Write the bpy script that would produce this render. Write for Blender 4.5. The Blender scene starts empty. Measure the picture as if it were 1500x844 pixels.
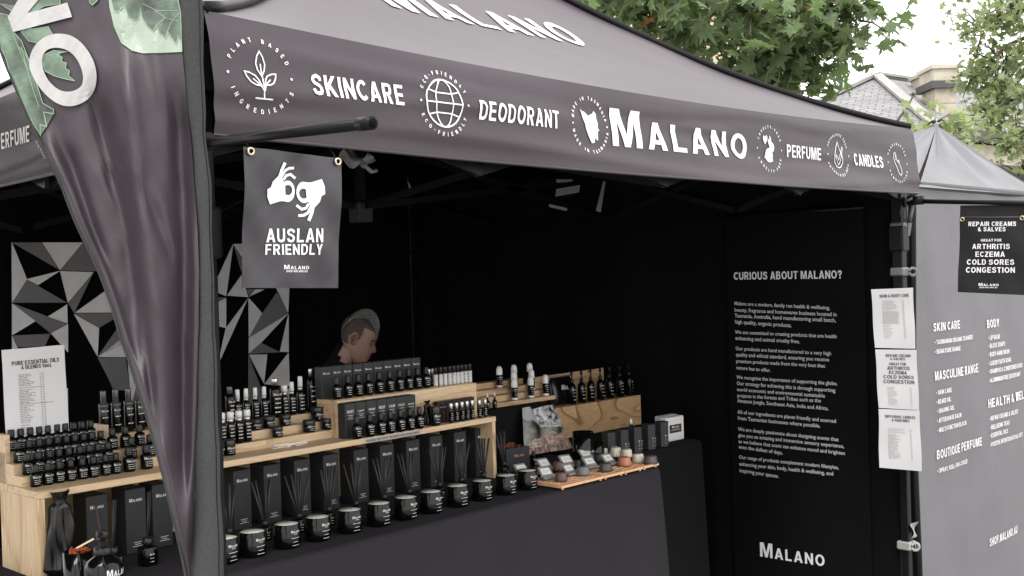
import bpy, bmesh, math, random
from mathutils import Vector, Matrix
random.seed(7)
SC = bpy.context.scene
COL = SC.collection
PI = math.pi
# ---------------------------------------------------------------- camera, world, sun, exposure
E = 1.65
yaw, pit, rol = math.radians(45), math.radians(-.65), math.radians(1.65)
FW = Vector((math.cos(pit)*math.cos(yaw), math.cos(pit)*math.sin(yaw), math.sin(pit)))
_r = Vector((math.sin(yaw), -math.cos(yaw), 0)); _u = _r.cross(FW)
RT = _r*math.cos(rol) - _u*math.sin(rol)
UP = _u*math.cos(rol) + _r*math.sin(rol)
F = 1600.0
EYE = Vector((0, 0, E))
cam = bpy.data.cameras.new('camera'); cam.sensor_width = 36; cam.lens = F/1500*36
cam.clip_start = .05; cam.clip_end = 1000
co = bpy.data.objects.new('camera', cam); COL.objects.link(co)
co.matrix_world = Matrix(((RT.x, UP.x, -FW.x, 0), (RT.y, UP.y, -FW.y, 0), (RT.z, UP.z, -FW.z, E), (0, 0, 0, 1)))
SC.camera = co
w = bpy.data.worlds.new('World'); SC.world = w; w.use_nodes = True
nt = w.node_tree; bg = nt.nodes['Background']
sky = nt.nodes.new('ShaderNodeTexSky'); sky.sky_type = 'NISHITA'; sky.sun_disc = False
SUN_EL, SUN_AZ = math.radians(58), math.radians(215)
sky.sun_elevation = SUN_EL; sky.sun_rotation = math.radians(90)-SUN_AZ
sky.dust_density = 4; sky.air_density = 1; sky.ozone_density = 1
mixw = nt.nodes.new('ShaderNodeMix'); mixw.data_type = 'RGBA'; mixw.inputs[0].default_value = .88
mixw.inputs[7].default_value = (10.9, 10.6, 10.5, 1)      # the white cloud cover
nt.links.new(sky.outputs[0], mixw.inputs[6]); nt.links.new(mixw.outputs[2], bg.inputs[0])
bg.inputs[1].default_value = .12
sl = bpy.data.lights.new('sun', 'SUN'); sl.energy = 1.4; sl.angle = math.radians(25); sl.color = (1, .97, .93)
so = bpy.data.objects.new('sun', sl); COL.objects.link(so)
sd = Vector((math.cos(SUN_EL)*math.cos(SUN_AZ), math.cos(SUN_EL)*math.sin(SUN_AZ), math.sin(SUN_EL)))
so.rotation_euler = sd.to_track_quat('Z', 'Y').to_euler(); so.location = sd*20
SC.view_settings.view_transform = 'Standard'; SC.view_settings.look = 'None'
SC.view_settings.exposure = 1.1; SC.view_settings.gamma = 1
SC.render.engine = 'CYCLES'; SC.cycles.max_bounces = 6; SC.cycles.transparent_max_bounces = 12

# ---------------------------------------------------------------- survey helpers: where a sight line meets a real plane
def ray(u, v): return FW + RT*((u-750)/F) - UP*((v-422)/F)
def at(u, v, ax, val):
    d = ray(u, v); i = 'xyz'.index(ax)
    return EYE + d*((val-EYE[i])/d[i])
def at_d(u, v, dist): return EYE + ray(u, v)*dist
def proj(P):
    q = Vector(P)-EYE; k = q.dot(FW)
    return 750+F*q.dot(RT)/k, 422-F*q.dot(UP)/k, k
TSL = .042                                       # the tables stand about two degrees off the tent's line
TANG = math.atan(TSL)
def along(P0, u):                                # the point of the row through P0 seen in column u
    lo, hi = -1.0, 9.0
    for _ in range(40):
        m = (lo+hi)/2
        if proj((m, P0.y+TSL*(m-P0.x), P0.z))[0] < u: lo = m
        else: hi = m
    return Vector((lo, P0.y+TSL*(lo-P0.x), P0.z))
def mpx(P): return proj(P)[2]/F                 # metres per photo pixel at P

# ---------------------------------------------------------------- materials
def mat(name, col, rough=.5, metal=0, spec=.5, noise=0, nscale=8, bump=0, bscale=30, sheen=0, back=None, coat=0, trans=0, stretch=None, emit=None):
    m = bpy.data.materials.new(name); m.use_nodes = True
    n = m.node_tree.nodes; L = m.node_tree.links; b = n['Principled BSDF']
    b.inputs['Base Color'].default_value = (*col, 1); b.inputs['Roughness'].default_value = rough
    b.inputs['Metallic'].default_value = metal; b.inputs['Specular IOR Level'].default_value = spec
    b.inputs['Sheen Weight'].default_value = sheen; b.inputs['Coat Weight'].default_value = coat
    b.inputs['Transmission Weight'].default_value = trans
    if emit: b.inputs['Emission Color'].default_value = (*emit[0], 1); b.inputs['Emission Strength'].default_value = emit[1]
    tc = n.new('ShaderNodeTexCoord'); mp = n.new('ShaderNodeMapping'); L.new(tc.outputs['Object'], mp.inputs[0])
    if stretch: mp.inputs['Scale'].default_value = stretch
    if noise:
        t = n.new('ShaderNodeTexNoise'); t.inputs['Scale'].default_value = nscale; t.inputs['Detail'].default_value = 6
        L.new(mp.outputs[0], t.inputs[0])
        mx = n.new('ShaderNodeMix'); mx.data_type = 'RGBA'; mx.blend_type = 'MIX'
        mx.inputs[6].default_value = (*[c*(1-noise) for c in col], 1); mx.inputs[7].default_value = (*[min(1, c*(1+noise)) for c in col], 1)
        mr = n.new('ShaderNodeMapRange'); mr.inputs[1].default_value = .36 if noise > .5 else .2; mr.inputs[2].default_value = .64 if noise > .5 else .8
        L.new(t.outputs[0], mr.inputs[0]); L.new(mr.outputs[0], mx.inputs[0]); L.new(mx.outputs[2], b.inputs['Base Color'])
    if bump:
        t = n.new('ShaderNodeTexNoise'); t.inputs['Scale'].default_value = bscale; t.inputs['Detail'].default_value = 4
        L.new(mp.outputs[0], t.inputs[0]); bp = n.new('ShaderNodeBump'); bp.inputs['Strength'].default_value = bump; bp.inputs['Distance'].default_value = .02
        L.new(t.outputs[0], bp.inputs['Height']); L.new(bp.outputs[0], b.inputs['Normal'])
    if back:                                     # cloth lined in another colour on its inner side
        g = n.new('ShaderNodeNewGeometry'); d = n.new('ShaderNodeBsdfDiffuse'); d.inputs[0].default_value = (*back, 1)
        ms = n.new('ShaderNodeMixShader'); L.new(g.outputs['Backfacing'], ms.inputs[0]); L.new(b.outputs[0], ms.inputs[1]); L.new(d.outputs[0], ms.inputs[2])
        L.new(ms.outputs[0], n['Material Output'].inputs[0])
    return m
def wood(name, c1, c2, scale=3, ring=9, rough=.5, axis=(1, 5, 5)):
    m = bpy.data.materials.new(name); m.use_nodes = True; n = m.node_tree.nodes; L = m.node_tree.links; b = n['Principled BSDF']
    tc = n.new('ShaderNodeTexCoord'); mp = n.new('ShaderNodeMapping'); mp.inputs['Scale'].default_value = axis; L.new(tc.outputs['Object'], mp.inputs[0])
    t = n.new('ShaderNodeTexNoise'); t.inputs['Scale'].default_value = scale; t.inputs['Detail'].default_value = 2; t.inputs['Distortion'].default_value = .6
    L.new(mp.outputs[0], t.inputs[0])
    mu = n.new('ShaderNodeMath'); mu.operation = 'MULTIPLY'; mu.inputs[1].default_value = ring; L.new(t.outputs[0], mu.inputs[0])
    si = n.new('ShaderNodeMath'); si.operation = 'FRACT'; L.new(mu.outputs[0], si.inputs[0])
    fine = n.new('ShaderNodeTexNoise'); fine.inputs['Scale'].default_value = scale*14; fine.inputs['Detail'].default_value = 5; L.new(mp.outputs[0], fine.inputs[0])
    r = n.new('ShaderNodeValToRGB'); r.color_ramp.elements[0].color = (*c1, 1); r.color_ramp.elements[1].color = (*c2, 1)
    r.color_ramp.elements[0].position = .05; r.color_ramp.elements[1].position = .95
    e = r.color_ramp.elements.new(.8); e.color = (*[a*.75+bb*.25 for a, bb in zip(c1, c2)], 1)
    L.new(si.outputs[0], r.inputs[0])
    mx = n.new('ShaderNodeMix'); mx.data_type = 'RGBA'; mx.blend_type = 'MULTIPLY'; mx.inputs[0].default_value = .45
    L.new(r.outputs[0], mx.inputs[6]); L.new(fine.outputs[0], mx.inputs[7]); 
    g = n.new('ShaderNodeMix'); g.data_type = 'RGBA'; g.blend_type = 'MULTIPLY'; g.inputs[0].default_value = 1; g.inputs[7].default_value = (1.2, 1.2, 1.2, 1)
    L.new(mx.outputs[2], g.inputs[6]); L.new(g.outputs[2], b.inputs['Base Color']); b.inputs['Roughness'].default_value = rough
    bp = n.new('ShaderNodeBump'); bp.inputs['Strength'].default_value = .15; bp.inputs['Distance'].default_value = .004; L.new(fine.outputs[0], bp.inputs['Height']); L.new(bp.outputs[0], b.inputs['Normal'])
    return m
M = dict(
    canopy=mat('canopy_fabric', (.036, .0285, .035), .46, spec=.40, noise=.12, nscale=2, bump=.12, bscale=7, sheen=0, back=(.004, .004, .0045)),
    lining=mat('black_wall_fabric', (.004, .004, .0045), .9, spec=.08, bump=.3, bscale=6),
    banner=mat('banner_vinyl', (.0045, .0045, .005), .8, spec=.06),
    flag=mat('flag_fabric', (.034, .0275, .034), .50, spec=.42, noise=.05, nscale=30, bump=.06, bscale=26),
    sleeve=mat('flag_sleeve', (.042, .044, .044), .85, spec=.12, noise=.25, nscale=300, bump=.05, bscale=500),
    vinyl=mat('sign_vinyl', (.028, .027, .033), .34, spec=.45, noise=.06, nscale=5, bump=.12, bscale=7),
    vinylb=mat('black_sign_vinyl', (.010, .010, .011), .5, spec=.3),
    cloth=mat('tablecloth_fabric', (.025, .0235, .027), .95, spec=.06, noise=.15, nscale=300, bump=.1, bscale=400),
    clothb=mat('black_tablecloth_fabric', (.008, .008, .009), .9, spec=.1),
    grey=mat('grey_fabric', (.125, .125, .135), .6, spec=.35, noise=.08, nscale=4, bump=.3, bscale=5),
    gcan=mat('grey_canopy_fabric', (.125, .128, .138), .5, spec=.4, noise=.12, nscale=3, bump=.6, bscale=5),
    print=mat('white_print', (.66, .66, .67), .6),
    dim=mat('pale_print', (.55, .55, .55), .7),
    faint=mat('grey_label_print', (.62, .62, .60), .6),
    steel=mat('black_tent_steel', (.006, .006, .007), .38, spec=.14),
    silver=mat('silver_metal', (.55, .55, .56), .3, 1),
    brass=mat('eyelet_brass', (.62, .52, .36), .3, 1),
    gunm=mat('grey_clamp_plastic', (.11, .11, .11), .4),
    pale=mat('pale_clamp_strap', (.25, .25, .24), .6, noise=.2, nscale=40),
    glass=mat('black_bottle_glass', (.003, .003, .003), .12, spec=.30),
    cap=mat('black_bottle_cap', (.010, .010, .010), .38, spec=.4),
    jarl=mat('black_jar_lid', (.012, .012, .012), .3),
    clearcap=mat('smoky_clear_cap', (.07, .07, .07), .12, spec=.7),
    white=mat('white_plastic', (.72, .72, .70), .35),
    roller=mat('white_roller_label', (.62, .62, .60), .6),
    card=mat('black_carton', (.022, .024, .026), .55, spec=.35, noise=.1, nscale=60),
    cardf=mat('black_carton_foil', (.03, .018, .016), .3, .6),
    wax=mat('candle_wax', (.80, .80, .70), .45),
    reed=mat('black_reed', (.012, .011, .011), .6),
    reedb=mat('brown_reed', (.035, .015, .012), .6),
    satin=mat('black_satin', (.004, .004, .0045), .24, spec=.45, bump=.08, bscale=12),
    paperl=mat('lightened_sheet_paper', (.64, .64, .65), .5, spec=.3, bump=.12, bscale=10),  # same paper as the leg sheets, colour raised to offset the shade inside
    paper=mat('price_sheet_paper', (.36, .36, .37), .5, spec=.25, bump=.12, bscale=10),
    ink=mat('black_ink', (.03, .03, .03), .6),
    inkg=mat('grey_ink', (.20, .20, .20), .6),
    mL=mat('logo_light_grey', (.78, .78, .78), .8, spec=.2, noise=.12, nscale=9),
    mG=mat('logo_mid_grey', (.20, .20, .205), .8, spec=.2, noise=.1, nscale=9),
    pine=wood('pine_shelf', (.66, .50, .31), (.52, .35, .19), scale=2.2, ring=5, axis=(.5, 7, 7)),
    pineb=wood('pine_box_grain', (.72, .47, .25), (.36, .19, .08), scale=1.3, ring=9, axis=(1.1, 2.2, 4.2)),
    pinev=wood('pine_side_panel', (.66, .50, .31), (.52, .35, .19), scale=2.2, ring=4, axis=(7, 7, .5)),
    pines=wood('pine_riser', (.68, .52, .33), (.55, .38, .21), scale=3, ring=4, axis=(.6, 6, 6)),
    pined=wood('dark_pine', (.62, .44, .26), (.42, .27, .14), scale=3, ring=4, axis=(.6, 6, 6)),
    bamboo=wood('tray_bamboo', (.70, .42, .24), (.52, .27, .12), scale=5, ring=3),
    orange=mat('orange_shredded_paper', (.42, .10, .025), .7, noise=.4, nscale=30, bump=.8, bscale=60),
    match=mat('pale_matchwood', (.75, .62, .44), .6),
    skin=mat('skin', (.25, .155, .115), .5, noise=.15, nscale=20),
    stubble=mat('shaved_hair', (.050, .040, .034), .8, noise=.35, nscale=90),
    hair=mat('grey_quiff_hair', (.27, .27, .25), .55, noise=.75, nscale=120, stretch=(1, 6, 1), bump=.9, bscale=160),
    lips=mat('lips', (.25, .09, .07), .5), eyew=mat('eye', (.10, .08, .07), .3),
    shirt=mat('black_shirt', (.006, .006, .007), .9, spec=.1),
    slate=None, stone=None, bark=mat('plane_tree_bark', (.055, .048, .038), .8, noise=.5, nscale=18, bump=.5, bscale=25),
    paving=None,
)
def leafmat(name, c1, c2, tr=.35):
    m = bpy.data.materials.new(name); m.use_nodes = True; n = m.node_tree.nodes; L = m.node_tree.links; b = n['Principled BSDF']
    oi = n.new('ShaderNodeObjectInfo'); g = n.new('ShaderNodeNewGeometry'); ad = n.new('ShaderNodeMath'); ad.operation = 'ADD'
    L.new(oi.outputs['Random'], ad.inputs[0]); L.new(g.outputs['Random Per Island'], ad.inputs[1])
    fr = n.new('ShaderNodeMath'); fr.operation = 'FRACT'; L.new(ad.outputs[0], fr.inputs[0])
    r = n.new('ShaderNodeValToRGB'); er = r.color_ramp.elements; er[1].position = 1
    er[0].color = (*c1, 1); er[1].color = (.15, .065, .03, 1)
    for ps_, cc in ((.55, c2), (.975, [x*1.15 for x in c2]), (.988, (.15, .065, .03))): er.new(ps_).color = (*cc, 1)
    L.new(fr.outputs[0], r.inputs[0]); L.new(r.outputs[0], b.inputs['Base Color']); b.inputs['Roughness'].default_value = .5; b.inputs['Specular IOR Level'].default_value = .3
    t = n.new('ShaderNodeBsdfTranslucent'); mul = n.new('ShaderNodeMix'); mul.data_type = 'RGBA'; mul.blend_type = 'MULTIPLY'; mul.inputs[0].default_value = 1
    mul.inputs[7].default_value = (1.1, 1.25, .6, 1); L.new(r.outputs[0], mul.inputs[6]); L.new(mul.outputs[2], t.inputs[0])
    ms = n.new('ShaderNodeMixShader'); ms.inputs[0].default_value = tr; L.new(b.outputs[0], ms.inputs[1]); L.new(t.outputs[0], ms.inputs[2]); L.new(ms.outputs[0], n['Material Output'].inputs[0])
    return m
M['leaf'] = leafmat('plane_leaf', (.085, .115, .058), (.145, .20, .11), .45)
M['leafb'] = leafmat('pale_plane_leaf', (.17, .205, .12), (.27, .31, .19), .45)
def brick(name, c1, c2, mortar, scale, bw, bh, ms, uv=True, bumpd=.01):
    m = bpy.data.materials.new(name); m.use_nodes = True; n = m.node_tree.nodes; L = m.node_tree.links; b = n['Principled BSDF']; b.inputs['Roughness'].default_value = .75
    tc = n.new('ShaderNodeTexCoord'); t = n.new('ShaderNodeTexBrick'); t.inputs['Scale'].default_value = scale
    t.inputs['Color1'].default_value = (*c1, 1); t.inputs['Color2'].default_value = (*c2, 1); t.inputs['Mortar'].default_value = (*mortar, 1)
    t.inputs['Brick Width'].default_value = bw; t.inputs['Row Height'].default_value = bh; t.inputs['Mortar Size'].default_value = ms
    L.new(tc.outputs['UV' if uv else 'Object'], t.inputs[0])
    nz = n.new('ShaderNodeTexNoise'); nz.inputs['Scale'].default_value = 6; nz.inputs['Detail'].default_value = 8; L.new(tc.outputs['UV' if uv else 'Object'], nz.inputs[0])
    mx = n.new('ShaderNodeMix'); mx.data_type = 'RGBA'; mx.blend_type = 'OVERLAY'; mx.inputs[0].default_value = .5
    L.new(t.outputs[0], mx.inputs[6]); L.new(nz.outputs[0], mx.inputs[7]); L.new(mx.outputs[2], b.inputs['Base Color'])
    bp = n.new('ShaderNodeBump'); bp.inputs['Distance'].default_value = bumpd; bp.inputs['Strength'].default_value = .8; bp.invert = True
    L.new(t.outputs['Fac'], bp.inputs['Height']); L.new(bp.outputs[0], b.inputs['Normal'])
    return m
M['slate'] = brick('slate_roof', (.165, .168, .17), (.22, .22, .225), (.10, .10, .10), 1, .30, .15, .014)
M['stone'] = brick('sandstone_blocks', (.42, .38, .30), (.35, .32, .25), (.22, .19, .14), 1, .9, .38, .012)
M['sand2'] = brick('warm_sandstone', (.50, .38, .28), (.44, .33, .23), (.30, .23, .17), 1, 1.1, .45, .012)
M['trimstone'] = mat('stone_trim', (.40, .37, .30), .8, noise=.3, nscale=3)
M['lead'] = mat('lead_flashing', (.24, .24, .235), .6, noise=.15, nscale=4)
M['gutter'] = mat('dark_gutter', (.05, .048, .045), .6)
M['paving'] = brick('stone_paving', (.30, .29, .27), (.24, .23, .22), (.12, .12, .11), 1, .6, .4, .012, uv=False)
M['print_land'] = mat('landscape_photo_print', (.16, .17, .14), .3, noise=.9, nscale=14, spec=.5)
M['print_snow'] = mat('rocky_photo_print', (.30, .30, .30), .3, noise=1, nscale=55, spec=.5)
M['print_brown'] = mat('grassland_photo_print', (.36, .25, .20), .3, noise=.6, nscale=70, spec=.5)
M['clear'] = mat('clear_clamshell', (.24, .24, .23), .12, spec=.6)
for k_, c_ in dict(wb=(.115, .06, .055), wg=(.15, .15, .145), wd=(.07, .055, .053), wo=(.42, .17, .10), wc=(.62, .57, .46), wk=(.03, .03, .032)).items():
    M[k_] = mat('wax_melt_'+dict(wb='brown', wg='grey', wd='dark', wo='orange', wc='cream', wk='black')[k_], c_, .45, noise=.25, nscale=60)
M['leaf1'] = mat('printed_leaf_green', (.075, .115, .08), .5, noise=.8, nscale=16, sheen=.2)
M['leaf2'] = mat('printed_leaf_pale_edge', (.20, .30, .21), .5, noise=.35, nscale=9)
M['patch'] = mat('printed_pale_green', (.27, .33, .27), .5, noise=.15, nscale=6)
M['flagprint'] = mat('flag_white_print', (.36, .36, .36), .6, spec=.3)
M['purple'] = mat('printed_purple_petal', (.30, .17, .40), .5)

# ---------------------------------------------------------------- mesh helpers
def mesh(name, vs, fs, mats, mi=None, smooth=False):
    me = bpy.data.meshes.new(name); me.from_pydata([tuple(v) for v in vs], [], fs)
    for m in (mats if isinstance(mats, (list, tuple)) else [mats]): me.materials.append(m)
    if mi: me.polygons.foreach_set('material_index', mi)
    if smooth: me.polygons.foreach_set('use_smooth', [True]*len(me.polygons))
    me.update(); return me
class MB:
    def __init__(s): s.v, s.f, s.m, s.sm = [], [], [], []
    def add(s, vs, fs, m=0, sm=False):
        o = len(s.v); s.v += [Vector(v) for v in vs]; s.f += [tuple(i+o for i in f) for f in fs]; s.m += [m]*len(fs); s.sm += [sm]*len(fs); return s
    def box(s, x0, y0, z0, x1, y1, z1, m=0, b=0):
        if b:
            q = [(x0+b, y0), (x1-b, y0), (x1, y0+b), (x1, y1-b), (x1-b, y1), (x0+b, y1), (x0, y1-b), (x0, y0+b)]
            ins = lambda z, k: [(min(max(x, x0+k), x1-k), min(max(y, y0+k), y1-k), z) for x, y in q]
            vs = ins(z0, b)+[(x, y, z0+b) for x, y in q]+[(x, y, z1-b) for x, y in q]+ins(z1, b)
            fs = [tuple(range(7, -1, -1)), tuple(range(24, 32))]
            for k in range(3): fs += [(k*8+i, k*8+(i+1) % 8, k*8+8+(i+1) % 8, k*8+8+i) for i in range(8)]
            return s.add(vs, fs, m)
        vs = [(x0, y0, z0), (x1, y0, z0), (x1, y1, z0), (x0, y1, z0), (x0, y0, z1), (x1, y0, z1), (x1, y1, z1), (x0, y1, z1)]
        return s.add(vs, [(0, 3, 2, 1), (4, 5, 6, 7), (0, 1, 5, 4), (1, 2, 6, 5), (2, 3, 7, 6), (3, 0, 4, 7)], m)
    def lathe(s, prof, n=16, m=0, c=(0, 0, 0), sm=True):
        vs, fs = [], []
        for r, z in prof:
            for i in range(n): a = 2*PI*i/n; vs.append((c[0]+r*math.cos(a), c[1]+r*math.sin(a), c[2]+z))
        for k in range(len(prof)-1):
            for i in range(n): fs.append((k*n+i, k*n+(i+1) % n, (k+1)*n+(i+1) % n, (k+1)*n+i))
        fs += [tuple(range(n-1, -1, -1)), tuple((len(prof)-1)*n+i for i in range(n))]
        return s.add(vs, fs, m, sm)
    def tube(s, pts, r, n=8, m=0, sm=True, flat=1):
        pts = [Vector(p) for p in pts]; rs = r if isinstance(r, (list, tuple)) else [r]*len(pts); vs, fs = [], []
        ref = Vector((0, 0, 1))
        for k, p in enumerate(pts):
            t = (pts[min(k+1, len(pts)-1)]-pts[max(k-1, 0)]).normalized()
            if abs(t.dot(ref)) > .95: ref = Vector((1, 0, 0)) if abs(t.x) < .9 else Vector((0, 1, 0))
            a = t.cross(ref).normalized(); b = t.cross(a).normalized()
            for i in range(n): g = 2*PI*i/n; vs.append(p+a*rs[k]*math.cos(g)+b*rs[k]*flat*math.sin(g))
        for k in range(len(pts)-1):
            for i in range(n): fs.append((k*n+i, k*n+(i+1) % n, (k+1)*n+(i+1) % n, (k+1)*n+i))
        fs += [tuple(range(n-1, -1, -1)), tuple((len(pts)-1)*n+i for i in range(n))]
        return s.add(vs, fs, m, sm)
    def bar(s, a, b, w, h=None, m=0):          # square bar between two points
        h = h or w; a, b = Vector(a), Vector(b); t = (b-a).normalized()
        ref = Vector((0, 0, 1)) if abs(t.z) < .9 else Vector((0, 1, 0))
        x = t.cross(ref).normalized()*w/2; y = t.cross(x).normalized()*h/2
        vs = [p+sx*x+sy*y for p in (a, b) for sx, sy in ((-1, -1), (1, -1), (1, 1), (-1, 1))]
        return s.add(vs, [(3, 2, 1, 0), (4, 5, 6, 7), (0, 1, 5, 4), (1, 2, 6, 5), (2, 3, 7, 6), (3, 0, 4, 7)], m)
    def grid(s, fn, nu, nv, m=0, sm=True):
        vs = [fn(i/nu, j/nv) for j in range(nv+1) for i in range(nu+1)]
        return s.add(vs, [(j*(nu+1)+i, j*(nu+1)+i+1, (j+1)*(nu+1)+i+1, (j+1)*(nu+1)+i) for j in range(nv) for i in range(nu)], m, sm)
    def prism(s, poly, z0, z1, m=0, sm=False):  # 2-D outline in xy extruded along z
        n = len(poly); vs = [(x, y, z0) for x, y in poly]+[(x, y, z1) for x, y in poly]
        return s.add(vs, [tuple(range(n-1, -1, -1)), tuple(range(n, 2*n))]+[(i, (i+1) % n, n+(i+1) % n, n+i) for i in range(n)], m, sm)
    def mesh(s, name, mats):
        me = mesh(name, s.v, s.f, mats, s.m); me.polygons.foreach_set('use_smooth', s.sm)
        bm = bmesh.new(); bm.from_mesh(me)
        bm.to_mesh(me); bm.free(); return me
def link(name, me, parent=None, loc=None, rot=None, label=None):
    o = bpy.data.objects.new(name, me); COL.objects.link(o)
    if parent: o.parent = parent
    if loc is not None: o.location = loc
    if rot is not None: o.rotation_euler = rot
    if label: o['label'] = label
    return o
def part(name, mb, mats, parent, label=None):
    me = mb.mesh(name, mats) if isinstance(mb, MB) else mb
    return link(name, me, parent, label=label)
def stuffed(o): o['kind'] = 'stuff'; return o
def thing(name, label, cat, loc=(0, 0, 0), rotz=0, group=None):
    o = bpy.data.objects.new(name, None); COL.objects.link(o); o.location = loc; o.rotation_euler = (0, 0, rotz)
    o.empty_display_size = .05; o['label'] = label; o['category'] = cat
    if group: o['group'] = group
    return o
def tag(o, label, cat, group=None):
    o['label'] = label; o['category'] = cat
    if group: o['group'] = group
    return o
def dup(root, loc, rotz, label, scale=None, rot=None):
    r = root.copy(); COL.objects.link(r); r.location = loc; r.rotation_euler = rot or (0, 0, rotz); r['label'] = label
    if scale: r.scale = (scale,)*3 if not isinstance(scale, tuple) else scale
    for ch in root.children:
        c = ch.copy(); COL.objects.link(c); c.parent = r
        for g in ch.children:
            d = g.copy(); COL.objects.link(d); d.parent = c
    return r
class Kind:                                      # first call places the prototype itself, later calls copies
    def __init__(s, root): s.root, s.used = root, False
    def put(s, loc, rotz=0, label='', scale=None, rot=None):
        if not s.used:
            s.used = True; o = s.root; o.location = loc; o.rotation_euler = rot or (0, 0, rotz); o['label'] = label
            if scale: o.scale = (scale,)*3 if not isinstance(scale, tuple) else scale
            return o
        return dup(s.root, loc, rotz, label, scale or (1, 1, 1), rot)
ORD = ['first', 'second', 'third', 'fourth', 'fifth', 'sixth', 'seventh', 'eighth', 'ninth', 'tenth', 'eleventh', 'twelfth', 'thirteenth', 'fourteenth']

# ---------------------------------------------------------------- bold grotesque lettering as clean polygons
def rib(pts, t=.18, closed=False):
    n = len(pts); P = [Vector(p) for p in pts]; out = []; L, R = [], []
    for i in range(n):
        a = P[(i-1) % n] if (closed or i > 0) else None; b = P[(i+1) % n] if (closed or i < n-1) else None
        d1 = (P[i]-a).normalized() if a is not None else None; d2 = (b-P[i]).normalized() if b is not None else None
        if d1 is None: d1 = d2
        if d2 is None: d2 = d1
        n1 = Vector((-d1.y, d1.x)); n2 = Vector((-d2.y, d2.x)); m = (n1+n2).normalized(); k = t/2/max(.5, m.dot(n1))
        L.append(P[i]+m*k); R.append(P[i]-m*k)
    for i in range(n if closed else n-1):
        j = (i+1) % n; out.append([tuple(L[i]), tuple(R[i]), tuple(R[j]), tuple(L[j])])
    return out
def rc(x0, y0, x1, y1): return [[(x0, y0), (x1, y0), (x1, y1), (x0, y1)]]
def el(cx, cy, rx, ry, a0, a1, n=12): return [(cx+rx*math.cos(math.radians(a0+(a1-a0)*i/n)), cy+ry*math.sin(math.radians(a0+(a1-a0)*i/n))) for i in range(n+1)]
ST = rc(0, 0, .19, 1)
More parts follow.
